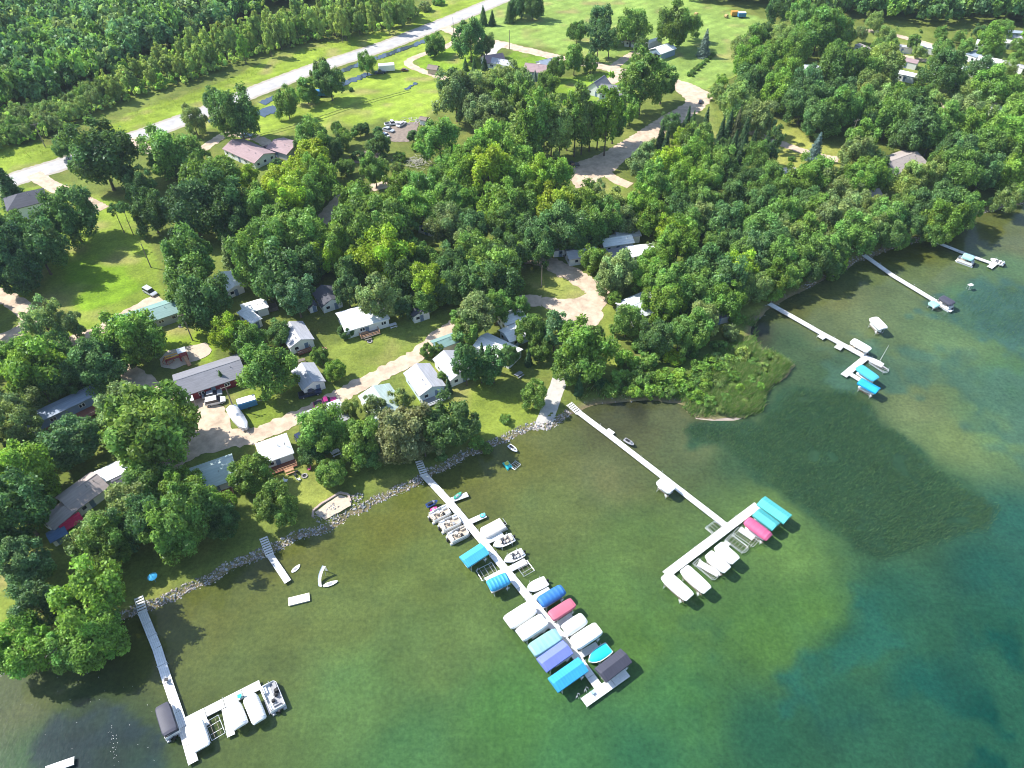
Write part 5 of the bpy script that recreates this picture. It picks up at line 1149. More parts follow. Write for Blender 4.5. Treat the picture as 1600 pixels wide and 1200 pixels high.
house('white cabin with a screened porch in the middle of the cluster', (963, 373), 14, 9.5, 5.5, rc='white', hr=0.9, door='-y', group=HG)
house('white cabin at the back of the cluster with sliding door', (980, 363), 14, 7.5, 4.6, rc='light', hr=0.8, door='-y', group=HG)
house('white-roofed cabin at the right end of the cluster', (1005, 389), 10, 9.0, 5.5, rc='white', hr=0.9, door='-y', group=HG)
house('small raised white cabin left of the cluster', (875, 383), 10, 4.8, 4.0, rc='grey', hr=0.9, door='-y', group=HG)
house('flat grey roof of a patio room in front of the white cluster', (962, 396), 16, 9.0, 6.0, 'flat', 'grey', 'brown', hw=2.4, name='patio_room', cat='building', wins=False, group='sheds and outbuildings')
house('dark-walled cabin with white windows above the reedy bay', (1119, 485), 20, 7.0, 5.5, rc='dark', wc='grey', hr=1.0, door='-y', group=HG)
house('tan-roofed house with a white garage end near the right shore', (1408, 250), 30, 15.0, 10.5, rc='tan', wc='white', hr=1.8, hw=2.7, name='house', cat='house', door='-y', group='houses back from the lake')
house('small brownish garage roof below the tan-roofed house', (1361, 300), 20, 6.0, 5.0, rc='tan', wc='grey', hr=1.2, name='garage', cat='garage', wins=False, door='-y', group='sheds and outbuildings')
house('pinkish-roofed ranch house by the highway with long window wall', (388, 233), -37, 17.0, 9.2, rc='pink', hr=1.6, name='house', cat='house', door='-y', group='houses back from the lake')
house('square pinkish-roofed garage right of the ranch house', (445, 226), -30, 9.5, 9.0, rc='pink', wc='grey', hr=1.3, name='garage', cat='garage', wins=False, door='-y', group='sheds and outbuildings')
house('white two-storey house with dark hip roof at the left edge', (38, 308), 32, 11.5, 9.0, 'hip', 'dark', 'white', hw=4.2, hr=2.4, name='house', cat='house', door='-y', group='houses back from the lake')
house('steep grey-roofed white gable house on the upper lawn', (936, 130), -125, 8.5, 7.5, rc='grey', hr=3.2, hw=2.4, name='house', cat='house', group='houses back from the lake')
house('grey-roofed house with a black chimney behind the huge cottonwood', (962, 138), -12, 12.0, 8.5, rc='grey', wc='paleblue', hr=2.2, name='house', cat='house', door='-y', chimney=True, group='houses back from the lake')
house('white metal-roofed farm shed with a dark doorway by the field', (1036, 74), -140, 10.0, 7.0, rc='white', wc='blue', hr=1.6, hw=2.8, name='farm_shed', cat='shed', wins=False, black_opening=True, group='sheds and outbuildings')
house('small pink-roofed white cottage among trees by the field', (988, 60), -20, 6.5, 5.0, rc='pink', hr=1.2, name='house', cat='house', door='-y', group='houses back from the lake')
house('pinkish gable-roofed house in the trees at the field corner', (770, 89), 20, 9.0, 8.0, rc='pink', hr=1.8, name='house', cat='house', door='-y', group='houses back from the lake')
house('bright white-walled wing right of the field corner house', (784, 95), -25, 10.0, 6.0, rc='light', hr=1.2, name='house_wing', cat='house', door='-y', group='houses back from the lake')
house('brownish house roof behind the row of little spruces', (838, 104), -15, 9.5, 8.0, rc='pink', hr=1.8, name='house', cat='house', door='-y', group='houses back from the lake')
house('blue-grey roof between the little spruces and the tall green tree', (856, 95), 30, 9.0, 6.0, rc='bluegrey', hr=1.4, name='garage', cat='garage', door='-y', group='sheds and outbuildings')
house('little brown-roofed garden shed inside the driveway loop', (677, 104), -20, 4.6, 4.0, rc='shed', wc='tan', hr=1.1, hw=2.2, name='shed', cat='shed', wins=False, group='sheds and outbuildings')
house('greenish white shed roof behind the garden of pale brush', (656, 278), -25, 6.0, 5.0, rc='palegreen', hr=0.9, name='shed', cat='shed', group='sheds and outbuildings')
house('lone white camper with window band in the middle of the wood', (741, 317), -10, 7.5, 5.0, 'flat', 'light', 'white', hw=2.5, name='camper', cat='camper', door='-y', group='mobile homes and trailers')
house('white cabin glimpsed between crowns left of the lone camper', (672, 350), -30, 7.0, 4.5, rc='grey', hr=0.9, door='-y', group=HG)
house('tiny grey-roofed outhouse beside the junk pickups', (662, 184), -20, 3.0, 3.0, rc='shed', wc='white', hr=0.7, hw=2.0, name='shed', cat='shed', wins=False, group='sheds and outbuildings')
house('beached white utility hut below the pale cottage near the bank', (265, 790), 30, 4.5, 3.5, rc='white', hr=0.7, name='shed', cat='shed', group='sheds and outbuildings')
TG = 'mobile homes and trailers'
for (px, yw, L, Wd, rc, lab) in (((1420, 93), -35, 8, 4.5, 'pink', 'pinkish-roofed trailer left of the others in the trailer park'), ((1418, 114), -35, 7.5, 4.5, 'white', 'white trailer with porch just below the pinkish-roofed trailer'), ((1451, 71), -35, 8, 4.0, 'white', 'white trailer right of the slim dark tree in the trailer park'),
    ((1412, 71), -15, 8, 3.0, 'light', 'low pale trailer left of the slim dark tree'), ((1525, 83), 35, 7.5, 5.0, 'bluegrey', 'bluish gabled trailer left of the largest white trailer'), ((1551, 93), -30, 11, 5.5, 'white', 'largest white trailer beside the red car'), ((1577, 64), -15, 9, 4.5, 'white', 'white trailer right of the round dark tree at top right'),
    ((1582, 56), -15, 8, 3.5, 'light', 'pale trailer roof directly behind the top right white trailer'), ((1508, 105), -25, 8, 4.0, 'light', 'cream trailer roof between two trees below the bluish one'), ((1450, 116), -20, 7, 3.6, 'white', 'white camper half hidden left of the big spreading tree'), ((1567, 168), -20, 8, 4.0, 'white', 'white trailer alone below the trailer park trees'),
    ((1590, 49), -10, 8, 3.5, 'bluegrey', 'bluish trailer at the top right corner'), ((1532, 66), 60, 7, 3.2, 'white', 'white trailer seen end-on left of the round dark tree'), ((1272, 105), -15, 9, 5.5, 'metal', 'pale roofed trailer half hidden in the upper right wood'), ((1350, 72), -60, 7, 3.4, 'tan', 'tan trailer at the end of the upper right lane'), ((1590, 100), -60, 8, 4, 'light', 'pale trailer at the right edge beyond the red car')):
    house(lab, px, yw, L, Wd, 'flat' if rc in ('white', 'light', 'bluegrey', 'tan') else 'gable', rc, 'white', hw=2.5, hr=0.8, name='trailer_home', cat='trailer', door='-y', group=TG, vents=False, eave=0.12)
# ------------------------------------------------------------------ vehicles
def car(label, px, yaw, col, kind='car', name='parked_car', cat='car', group='parked vehicles', s=1.0, glassroof=False):
    p = P(px[0], px[1], GZ + 0.8); yaw = R(yaw); root = thing(name, label, cat, (p.x, p.y, GZ + 0.02), yaw, group); root.scale = (s, s, s)
    L, w = (5.4, 1.95) if kind == 'pickup' else (4.6, 1.85); m = mat('car_paint_%s' % col, dict(white=(0.78, 0.78, 0.78), silver=(0.42, 0.44, 0.46), dark=(0.03, 0.032, 0.04), red=(0.42, 0.01, 0.05), blue=(0.30, 0.40, 0.55), navy=(0.02, 0.03, 0.07), rust=(0.16, 0.06, 0.04), plum=(0.30, 0.01, 0.12))[col], 0.28, 0.06, 1, spec=0.6)
    body = [(-L / 2, 0.45, 0.80, 0.86), (-L / 2 + 0.12, 0.32, 0.92, 0.95), (-L * 0.28, 0.28, 0.98, 1.0), (L * 0.12, 0.28, 0.96, 1.0), (L * 0.32, 0.30, 0.90, 0.98), (L / 2 - 0.15, 0.36, 0.78, 0.90), (L / 2, 0.48, 0.68, 0.78)]
    mb = MB(); mb.loft([[(x, -w / 2 * k, a + 0.08), (x, -w / 2 * k * 0.96, b), (x, w / 2 * k * 0.96, b), (x, w / 2 * k, a + 0.08), (x, w / 2 * k * 0.9, a), (x, -w / 2 * k * 0.9, a)] for x, a, b, k in body]); mb.build('body', m, root, smooth=True)
    if kind == 'pickup': x0, x1, x2, x3 = -L * 0.10, -L * 0.05, L * 0.12, L * 0.24
    elif kind == 'suv': x0, x1, x2, x3 = -L * 0.48, -L * 0.42, L * 0.10, L * 0.26
    else: x0, x1, x2, x3 = -L * 0.40, -L * 0.24, L * 0.06, L * 0.26
    hh = 1.72 if kind != 'car' else 1.45
    mb = MB(); mb.loft([[(x0, -w * 0.46, 0.93), (x0, w * 0.46, 0.93), (x3, w * 0.46, 0.90), (x3, -w * 0.46, 0.90)], [(x1, -w * 0.40, hh - 0.04), (x1, w * 0.40, hh - 0.04), (x2, w * 0.40, hh - 0.04), (x2, -w * 0.40, hh - 0.04)]]); mb.build('windows', GLASS, root)
    mb = MB(); mb.prism([(x1 - 0.03, -w * 0.41), (x2 + 0.03, -w * 0.41), (x2 + 0.03, w * 0.41), (x1 - 0.03, w * 0.41)], hh - 0.06, hh + 0.02); mb.build('roof', m, root)
    if kind == 'pickup': mb = MB(); mb.box(-L * 0.30, 0, 0.985, L * 0.34, w * 0.78, 0.02); mb.build('cargo_bed', BLACK, root)
    for x in (-L * 0.31, L * 0.31):
        for y in (-1, 1):
            mb = MB(); mb.tube((x, y * (w / 2 - 0.24), 0.34), (x, y * (w / 2 + 0.01), 0.34), 0.34, 12); wh = mb.build('wheel', RUBBER, root); mb = MB(); mb.tube((x, y * (w / 2 + 0.005), 0.34), (x, y * (w / 2 + 0.03), 0.34), 0.2, 10); mb.build('rim', ALU, wh)
    for y in (-0.32, 0.32): mb = MB(); mb.box(L / 2 - 0.07, y * w, 0.52, 0.10, 0.32, 0.13); mb.build('headlight', VINYL, root)
    return root
car('silver station wagon parked on the left lawn', (234, 455), -35, 'silver', 'suv')
car('white sport utility car in the gravel yard by the red lodge', (336, 626), 18, 'white', 'suv')
car('silver-grey car right against the red lodge', (331, 615), 18, 'silver')
car('magenta red pickup on the gravel lane', (508, 628), 22, 'plum', 'pickup', 'pickup_truck', 'pickup')
car('pale blue car in the shade on the ranch house drive', (385, 211), 10, 'blue')
car('dark truck in tree shade at the edge of the wide gravel lot', (893, 257), 12, 'dark', 'pickup', 'pickup_truck', 'pickup')
car('dark car with white roof rack beside the grey cabin', (472, 689), -50, 'navy', 'suv')
car('dark car in tree shade at the gravel turnaround', (886, 507), 50, 'navy')
car('old two-tone blue and white pickup at the dirt patch', (612, 192), 20, 'white', 'pickup', 'pickup_truck', 'pickup')
car('white junk car right of the blue and white pickup', (627, 193), 60, 'white', 'car')
car('white junk car on the left rim of the dirt patch', (600, 210), 140, 'white')
car('silver junk car on the dirt below the blue and white pickup', (607, 202), -30, 'silver')
car('dark red-brown car by the ranch house garage', (419, 231), -35, 'rust')
car('red car beside the largest white trailer', (1564, 109), -25, 'red')
car('white car left of the red car in the trailer park', (1553, 107), -25, 'white')
car('blue car under the tree by the ditch left of the white trailer', (592, 112), 12, 'navy', 'pickup', 'pickup_truck', 'pickup')
car('dark vehicle in shadow below the three-window cabin', (484, 613), 20, 'navy', 'pickup', 'pickup_truck', 'pickup')
car('white car by the small pink-roofed cottage', (978, 64), 15, 'white')
car('tiny dark utility vehicle on the bend of the gravel road', (1095, 157), 70, 'dark', 'car', 'utility_vehicle', 'utility vehicle', s=0.7)
car('small brown utility vehicle on the lawn right of the white box trailer', (632, 108), 10, 'rust', 'car', 'utility_vehicle', 'utility vehicle', s=0.7)
def box_trailer(label, px, yaw, L, w, h, top, side, z=0.55, group='trailers and covered boats', name='box_trailer', cat='trailer'):
    p = P(px[0], px[1], GZ + h * 0.7); root = thing(name, label, cat, (p.x, p.y, GZ), R(yaw), group); mb = MB()
    mb.loft([[(x, -w / 2, z), (x, w / 2, z), (x, w / 2, z + h - 0.15), (x, w / 2 - 0.2, z + h), (x, -w / 2 + 0.2, z + h), (x, -w / 2, z + h - 0.15)] for x in (-L / 2, L / 2)]); mb.build('body', side, root)
    mb = MB(); mb.box(0, 0, z + h - 0.0, L * 0.98, w * 0.86, 0.05); mb.build('roof', top, root); mb = MB(); mb.tube((L / 2, 0, z), (L / 2 + 1.1, 0, z - 0.1), 0.05, 5); mb.build('tow_bar', GREYV, root)
    for y in (-1, 1): mb = MB(); mb.tube((0, y * (w / 2 - 0.2), 0.33), (0, y * (w / 2 + 0.03), 0.33), 0.33, 10); mb.build('wheel', RUBBER, root)
    return root
BLUEP = mat('blue_panel', (0.05, 0.18, 0.36), 0.5, 0.1, 2)
box_trailer('small white-topped trailer with blue sides on the grass by the covered boat', (386, 629), 25, 4.2, 2.2, 1.7, VINYL, BLUEP)
box_trailer('white box trailer on the lawn near the ditch', (604, 105), 12, 6.5, 2.6, 2.4, VINYL, VINYL)
box_trailer('blue trailer behind the tree clump by the highway ditch', (502, 145), 10, 5.5, 2.4, 1.8, BLUEP, BLUEP)
box_trailer('white motorhome left of the metal farm shed', (1021, 67), 35, 7.5, 2.6, 2.6, VINYL, VINYL, name='motorhome', cat='motorhome')
box_trailer('orange machine box on the far edge of the hay field', (1148, 21), 5, 3.4, 2.2, 1.7, mat('orange_paint', (0.5, 0.25, 0.05), 0.6, 0.1, 1), mat('orange_paint', (0.5, 0.25, 0.05), 0.6, 0.1, 1))
box_trailer('white machine box on the far edge of the hay field', (1159, 23), 5, 3.6, 2.2, 1.8, VINYL, BLUEP)
def covered_boat():
    ctr, yaw, L = span((360, 635), (384, 668), GZ + 1.6); root = thing('covered_boat', 'big boat shrouded in pale grey tarpaulin on its trailer by the lane', 'covered boat', (ctr.x, ctr.y, GZ), yaw, 'trailers and covered boats'); mb = MB(); secs = []
    for f, ww, hh in ((0, 1.15, 2.0), (0.12, 1.3, 2.3), (0.35, 1.35, 2.7), (0.5, 1.35, 2.8), (0.55, 1.3, 2.3), (0.8, 1.1, 2.1), (0.95, 0.5, 1.7), (1, 0.15, 1.5)):
        x = -L / 2 + L * f; secs.append([(x, -ww, 0.7), (x, -ww, 1.5), (x, -ww * 0.4, hh * 0.93), (x, 0, hh), (x, ww * 0.4, hh * 0.93), (x, ww, 1.5), (x, ww, 0.7)])
    mb.loft(secs); mb.build('tarpaulin', mat('pale_tarpaulin', (0.60, 0.61, 0.64), 0.6, 0.12, 1.5, bump=0.4), root, smooth=True); mb = MB(); mb.box(0, 0, 0.45, L * 0.9, 1.6, 0.16); mb.tube((L * 0.45, 0, 0.5), (L * 0.62, 0, 0.45), 0.06, 5); mb.build('trailer_frame', GREYV, root)
    for y in (-1, 1): mb = MB(); mb.tube((-L * 0.15, y * 0.95, 0.33), (-L * 0.15, y * 1.2, 0.33), 0.33, 10); mb.build('wheel', RUBBER, root)
covered_boat()
# ------------------------------------------------------------------ poles, yard furniture, playground
def pole(label, base, top=None, h=9.5, arm=True, wires=None):
    p = P(base[0], base[1]); root = thing('utility_pole', label, 'utility pole', (p.x, p.y, GZ), R(30), 'utility poles'); mb = MB(); mb.tube((0, 0, -0.3), (0, 0, h), 0.16, 8, 0.10); mb.build('post', WEATHERED, root)
    if arm: mb = MB(); mb.box(0, 0, h - 0.7, 2.4, 0.12, 0.14); mb.build('crossarm', WEATHERED, root); mb = MB(); [mb.tube((x, 0, h - 0.56), (x, 0, h - 0.35), 0.06, 6) for x in (-1.05, 0, 1.05)]; mb.build('insulator', GREYV, root)
    return (p.x, p.y, GZ + h - 0.4)
w1 = pole('utility pole standing above the covered playground slide', (301, 532), h=9)
pole('leaning-looking thin pole on the left lawn by the big tree', (236, 418), h=8, arm=False)
w2 = pole('pole in the grass strip across the highway at far left', (71, 230), h=9)
pole('pole beside the gravel road at the field corner', (796, 77), h=8, arm=False); pole('pole at the driveway mouth on the upper lawn', (709, 56), h=8, arm=False)
w3 = pole('pole beyond the blue spruce on the right-hand lawn', (1327, 224), h=9); pole('thin pole on the grass of the gravel turnaround', (846, 448), h=7, arm=False); w4 = pole('pole leaning over the dirt yard beside the covered boat', (366, 640), h=8)
def wire(label, a, b, sag=1.2):
    mb = MB(); n = 14; pts = [(a[0] + (b[0] - a[0]) * i / n, a[1] + (b[1] - a[1]) * i / n, a[2] + (b[2] - a[2]) * i / n - sag * 4 * (i / n) * (1 - i / n)) for i in range(n + 1)]; mb.path(pts, 0.035, 4)
    tag(mb.build('power_line', BLACK), label, 'power line', 'overhead wires')
q = P(1236, 190, GZ + 8); wire('power line sagging over the right-hand lawn to its pole', w3, (q.x, q.y, q.z))
def picnic(label, px, yaw, m=FRESHWOOD, group='picnic tables on the lawns'):
    p = P(px[0], px[1], GZ + 0.5); root = thing('picnic_table', label, 'picnic table', (p.x, p.y, GZ), R(yaw), group); mb = MB()
    for i in range(4): mb.box(0, -0.33 + 0.22 * i, 0.72, 1.9, 0.19, 0.05)
    mb.build('tabletop', m, root)
    for j in (-0.75, 0.75): mb = MB(); mb.box(0, j, 0.43, 1.9, 0.28, 0.05); mb.build('bench', m, root)
    for i in (-0.65, 0.65): mb = MB(); mb.tube((i, -0.72, 0), (i, 0.1, 0.72), 0.05, 4); mb.tube((i, 0.72, 0), (i, -0.1, 0.72), 0.05, 4); mb.box(i, 0, 0.36, 0.06, 1.7, 0.07); mb.build('leg_frame', m, root)
picnic('bright wood picnic table in front of the red-brown deck', (452, 735), 27); picnic('picnic table nearest the big white-roofed house deck', (570, 521), 26); picnic('picnic table lying furthest out from the white-roofed house', (574, 527), 26, WEATHERED); picnic('white-topped table under the tree right of the white-roofed house', (614, 508), 26, DOCKW)
picnic('picnic table between the grey cabin and round bush', (524, 707), 35, DOCKW); picnic('dark picnic table below the pale green-roofed cottage', (358, 783), 30, WEATHERED); picnic('pale table in shade between the two white cabins', (471, 564), 26, WEATHERED); picnic('white garden table behind the grey cabin', (540, 712), 20, DOCKW); picnic('grey picnic table on the shaded lawn by the round tree', (811, 585), 40, GREYV)
picnic('picnic table under the trees left of the white cluster', (885, 400), 20, WEATHERED)
def firepit(label, px):
    p = P(*px); root = thing('fire_pit', label, 'fire pit', (p.x, p.y, GZ + 0.01), 0, 'fire pits'); mb = MB()
    for i in range(11): t = 6.283 * i / 11; mb.box(0.55 * math.cos(t), 0.55 * math.sin(t), 0, 0.26, 0.24, 0.22, t)
    mb.build('stone_ring', STONE, root); mb = MB(); mb.prism([(0.42 * math.cos(6.283 * i / 10), 0.42 * math.sin(6.283 * i / 10)) for i in range(10)], 0.0, 0.04); mb.build('ash', BLACK, root)
firepit('stone fire pit on the lawn by the lodge playground', (283, 510)); firepit('fire pit on the lawn below the white-roofed house', (578, 534)); firepit('fire pit with chairs around it near the hip-roofed cottage', (476, 744))
for px, yw, m_, lab in (((464, 737), 120, BLACK, 'black lawn chair nearest the red-brown deck'), ((461, 742), 60, BLACK, 'black lawn chair left of the other black one'), ((467, 749), 30, DOCKW, 'white lawn chair below the black lawn chairs'), ((447, 751), 0, DOCKW, 'white lawn chair farthest left on the sunny lawn'), ((483, 733), 200, mat('pink_cloth', (0.6, 0.12, 0.25), 0.8, 0.1, 3), 'pink and white lawn chair at the edge of the sunny lawn'),
    ((508, 545), 40, mat('pink_cloth', (0.6, 0.12, 0.25), 0.8, 0.1, 3), 'pink lawn chair on the lawn by the small tree'), ((504, 547), 60, DOCKW, 'white lawn chair beside the pink lawn chair'), ((541, 683), 10, mat('red_cloth', (0.55, 0.06, 0.04), 0.8, 0.1, 3), 'red lawn chair under the light trees'), ((552, 690), 80, mat('red_cloth', (0.55, 0.06, 0.04), 0.8, 0.1, 3), 'red lawn chair half under the shoreward crown'), ((900, 408), 30, mat('red_cloth', (0.55, 0.06, 0.04), 0.8, 0.1, 3), 'red chair in front of the white cluster')):
    fold_chair(lab, px, R(yw), m_, GZ, 'lawn_chair', 'chair', 'lawn chairs')
def awning(label, px, yaw, L, w, m, h=2.3):
    p = P(px[0], px[1], GZ + h); root = thing('canopy_tent', label, 'canopy', (p.x, p.y, GZ), R(yaw), 'canopies and tents'); mb = MB(); mb.loft([[(x, -w / 2, h - 0.15), (x, 0, h + 0.35), (x, w / 2, h - 0.15), (x, w / 2, h - 0.22), (x, 0, h + 0.28), (x, -w / 2, h - 0.22)] for x in (-L / 2, L / 2)]); mb.build('cloth_top', m, root)
    for i in (-1, 1):
        for j in (-1, 1): mb = MB(); mb.tube((i * (L / 2 - .1), j * (w / 2 - .1), 0), (i * (L / 2 - .1), j * (w / 2 - .1), h - 0.1), 0.04, 5); mb.build('post', ALU, root)
awning('crimson awning beside the brown-roofed wing', (110, 815), 45, 4.2, 2.8, mat('crimson_cloth', (0.50, 0.01, 0.06), 0.7, 0.12, 2)); awning('pointed white tent among the trees above the bay', (1069, 416), 20, 3.2, 3.0, VINYL); awning('red awning in the wood near the right edge', (1539, 207), 15, 4.0, 2.6, mat('crimson_cloth', (0.50, 0.01, 0.06), 0.7, 0.12, 2)); awning('white carport roof at the corner of the red lodge', (291, 623), 28, 3.0, 2.2, VINYL, 2.0)
def playset():
    p = P(287, 556, GZ + 1.0); root = thing('playground_tower', 'red and yellow playground tower with slide on the sand', 'play structure', (p.x, p.y, GZ + 0.02), R(28)); RED = mat('dark_red_plastic', (0.30, 0.03, 0.03), 0.5, 0.15, 2); YEL = mat('yellow_plastic', (0.75, 0.42, 0.04), 0.5, 0.1, 2)
    for (x, y) in ((-0.8, -0.8), (0.8, -0.8), (0.8, 0.8), (-0.8, 0.8)): mb = MB(); mb.tube((x, y, 0), (x, y, 3.0), 0.09, 6); mb.build('post', RED, root)
    mb = MB(); mb.box(0, 0, 1.35, 1.7, 1.7, 0.1); mb.build('platform', RED, root); mb = MB(); mb.loft([[(x, -1, 2.9), (x, 0, 3.6), (x, 1, 2.9), (x, 1, 2.84), (x, 0, 3.52), (x, -1, 2.84)] for x in (-1, 1)]); mb.build('roof', VINYL, root)
    mb = MB(); mb.loft([[(0.85 + 2.6 * t, -0.45, 1.5 - 1.3 * t + 0.2), (0.85 + 2.6 * t, -0.4, 1.5 - 1.3 * t), (0.85 + 2.6 * t, 0.4, 1.5 - 1.3 * t), (0.85 + 2.6 * t, 0.45, 1.5 - 1.3 * t + 0.2), (0.85 + 2.6 * t, 0.3, 1.5 - 1.3 * t + 0.06), (0.85 + 2.6 * t, -0.3, 1.5 - 1.3 * t + 0.06)] for t in (0, 0.3, 0.6, 0.85, 1)]); s_ = mb.build('slide', FRESHWOOD, root); s_.rotation_euler = (0, 0, R(-80))
    mb = MB(); mb.box(-2.6, 0, 1.3, 3.4, 0.9, 0.1); [mb.tube((-4.2 + 3.2 * i, j, 0), (-4.2 + 3.2 * i, j, 2.1), 0.07, 5) for i in (0, 1) for j in (-.45, .45)]; mb.build('bridge', RED, root); mb = MB(); [mb.tube((-4.2, j, 2.05), (-0.9, j, 2.05), 0.12, 6) for j in (-.45, .45)]; mb.build('handrail', YEL, root)
playset()
def climber():
    p = P(262, 562, GZ + 0.8); root = thing('climbing_frame', 'small orange climbing frame left of the playground tower', 'play structure', (p.x, p.y, GZ), R(10)); OR = mat('orange_tube', (0.60, 0.22, 0.05), 0.5, 0.15, 2); mb = MB()
    for k_ in range(5):
        a = 6.283 * k_ / 5; mb.path([(1.5 * math.cos(a), 1.5 * math.sin(a), 0), (1.2 * math.cos(a), 1.2 * math.sin(a), 0.9), (0.6 * math.cos(a), 0.6 * math.sin(a), 1.5), (0, 0, 1.7)], 0.05, 5)
    mb.build('arch', OR, root); mb = MB()
    for rr, zz in ((1.35, 0.45), (1.0, 1.1)): mb.path([(rr * math.cos(6.283 * i / 10), rr * math.sin(6.283 * i / 10), zz) for i in range(11)], 0.045, 5)
    mb.build('ring', mat('dark_red_plastic', (0.30, 0.03, 0.03), 0.5), root)
climber()
def small(name, label, cat, px, fn, m, part, z=GZ, group=None, yaw=0, ph=0.4):
    p = P(px[0], px[1], z + ph); root = thing(name, label, cat, (p.x, p.y, z), R(yaw), group); mb = MB(); fn(mb); mb.build(part, m, root, smooth=True); return root
small('propane_tank', 'white propane tank on the lawn by the ranch house', 'propane tank', (358, 253), lambda b: (b.tube((-1.0, 0, 0.6), (1.0, 0, 0.6), 0.42, 10), b.box(-.6, 0, 0, .15, .6, .25), b.box(.6, 0, 0, .15, .6, .25)), WHITE, 'tank', yaw=-35)
small('propane_tank', 'white propane tank left of the steep gable house', 'propane tank', (909, 133), lambda b: (b.tube((-1.0, 0, 0.6), (1.0, 0, 0.6), 0.5, 10), b.box(-.6, 0, 0, .15, .6, .25), b.box(.6, 0, 0, .15, .6, .25)), WHITE, 'tank', yaw=20)
for px, lab in (((1063, 20), 'left hay bale on the far field'), ((1088, 22), 'middle hay bale on the far field'), ((1135, 25), 'right hay bale on the far field')):
    small('hay_bale', lab, 'hay bale', px, lambda b: b.tube((-0.7, 0, 0.8), (0.7, 0, 0.8), 0.8, 14), mat('straw', (0.42, 0.30, 0.13), 0.95, 0.2, 2), 'bale', group='hay bales', yaw=random.uniform(0, 180), ph=0.8)
small('umbrella', 'blue beach umbrella on the shaded bank by the lower left dock', 'umbrella', (238, 901), lambda b: (b.loft([[(0.9 * k_ * math.cos(6.283 * i / 10), 0.9 * k_ * math.sin(6.283 * i / 10), zz) for i in range(10)] for k_, zz in ((1, 1.8), (0.6, 2.1), (0.05, 2.25))]), b.tube((0, 0, 0), (0, 0, 1.9), 0.03, 5)), mat('blue_cloth', (0.05, 0.35, 0.60), 0.7, 0.1, 2), 'canopy', ph=1.8)
def brush(label, px, n, sp_, m, hh=0.7):
    p = P(*px); root = thing('brush_pile', label, 'brush pile', (p.x, p.y, GZ), 0, 'piles in the yards'); mb = MB()
    for i in range(n):
        a = random.uniform(0, 6.28); x, y = random.gauss(0, sp_), random.gauss(0, sp_ * 0.7); L = random.uniform(0.8, 2.2); z = max(0.05, hh * (1 - (x * x + y * y) / (sp_ * sp_ * 5)) * random.random()); mb.tube((x, y, z), (x + L * math.cos(a), y + L * math.sin(a), z + random.uniform(-0.1, 0.5)), random.uniform(0.03, 0.10), 4)
    mb.build('branches', m, root)
brush('heap of weathered scrap timber on the dirt by the trees', (577, 244), 110, 2.4, WEATHERED); brush('pale heap of cut brush beside the garden', (655, 255), 150, 2.6, mat('pale_brush', (0.42, 0.40, 0.32), 0.9, 0.2, 3)); brush('low scrap heap along the rim of the dirt patch', (648, 190), 60, 2.4, mat('scrap', (0.5, 0.48, 0.46), 0.7, 0.4, 2), 0.5)
def seawall():
    ctr = P(518, 786, GZ); mb = MB(); pts = [P(u, v, 0) for u, v in ((490, 812), (491, 802), (503, 792), (518, 783), (532, 774), (545, 777), (549, 788))]
    for a, b in zip(pts[:-1], pts[1:]):
        n = max(1, int((b - a).length / 0.6))
        for i in range(n):
            q = a + (b - a) * ((i + 0.5) / n); mb.box(q.x - ctr.x, q.y - ctr.y, 0, (b - a).length / n - 0.02, 0.4, random.uniform(0.45, 0.52), math.atan2(b.y - a.y, b.x - a.x))
    o = mb.build('retaining_wall', mat('pinkish_block', (0.44, 0.34, 0.28), 0.9, 0.2, 2), None, loc=(ctr.x, ctr.y, GZ - 0.1)); tag(o, 'low pinkish block wall around the little sand beach', 'wall')
seawall()
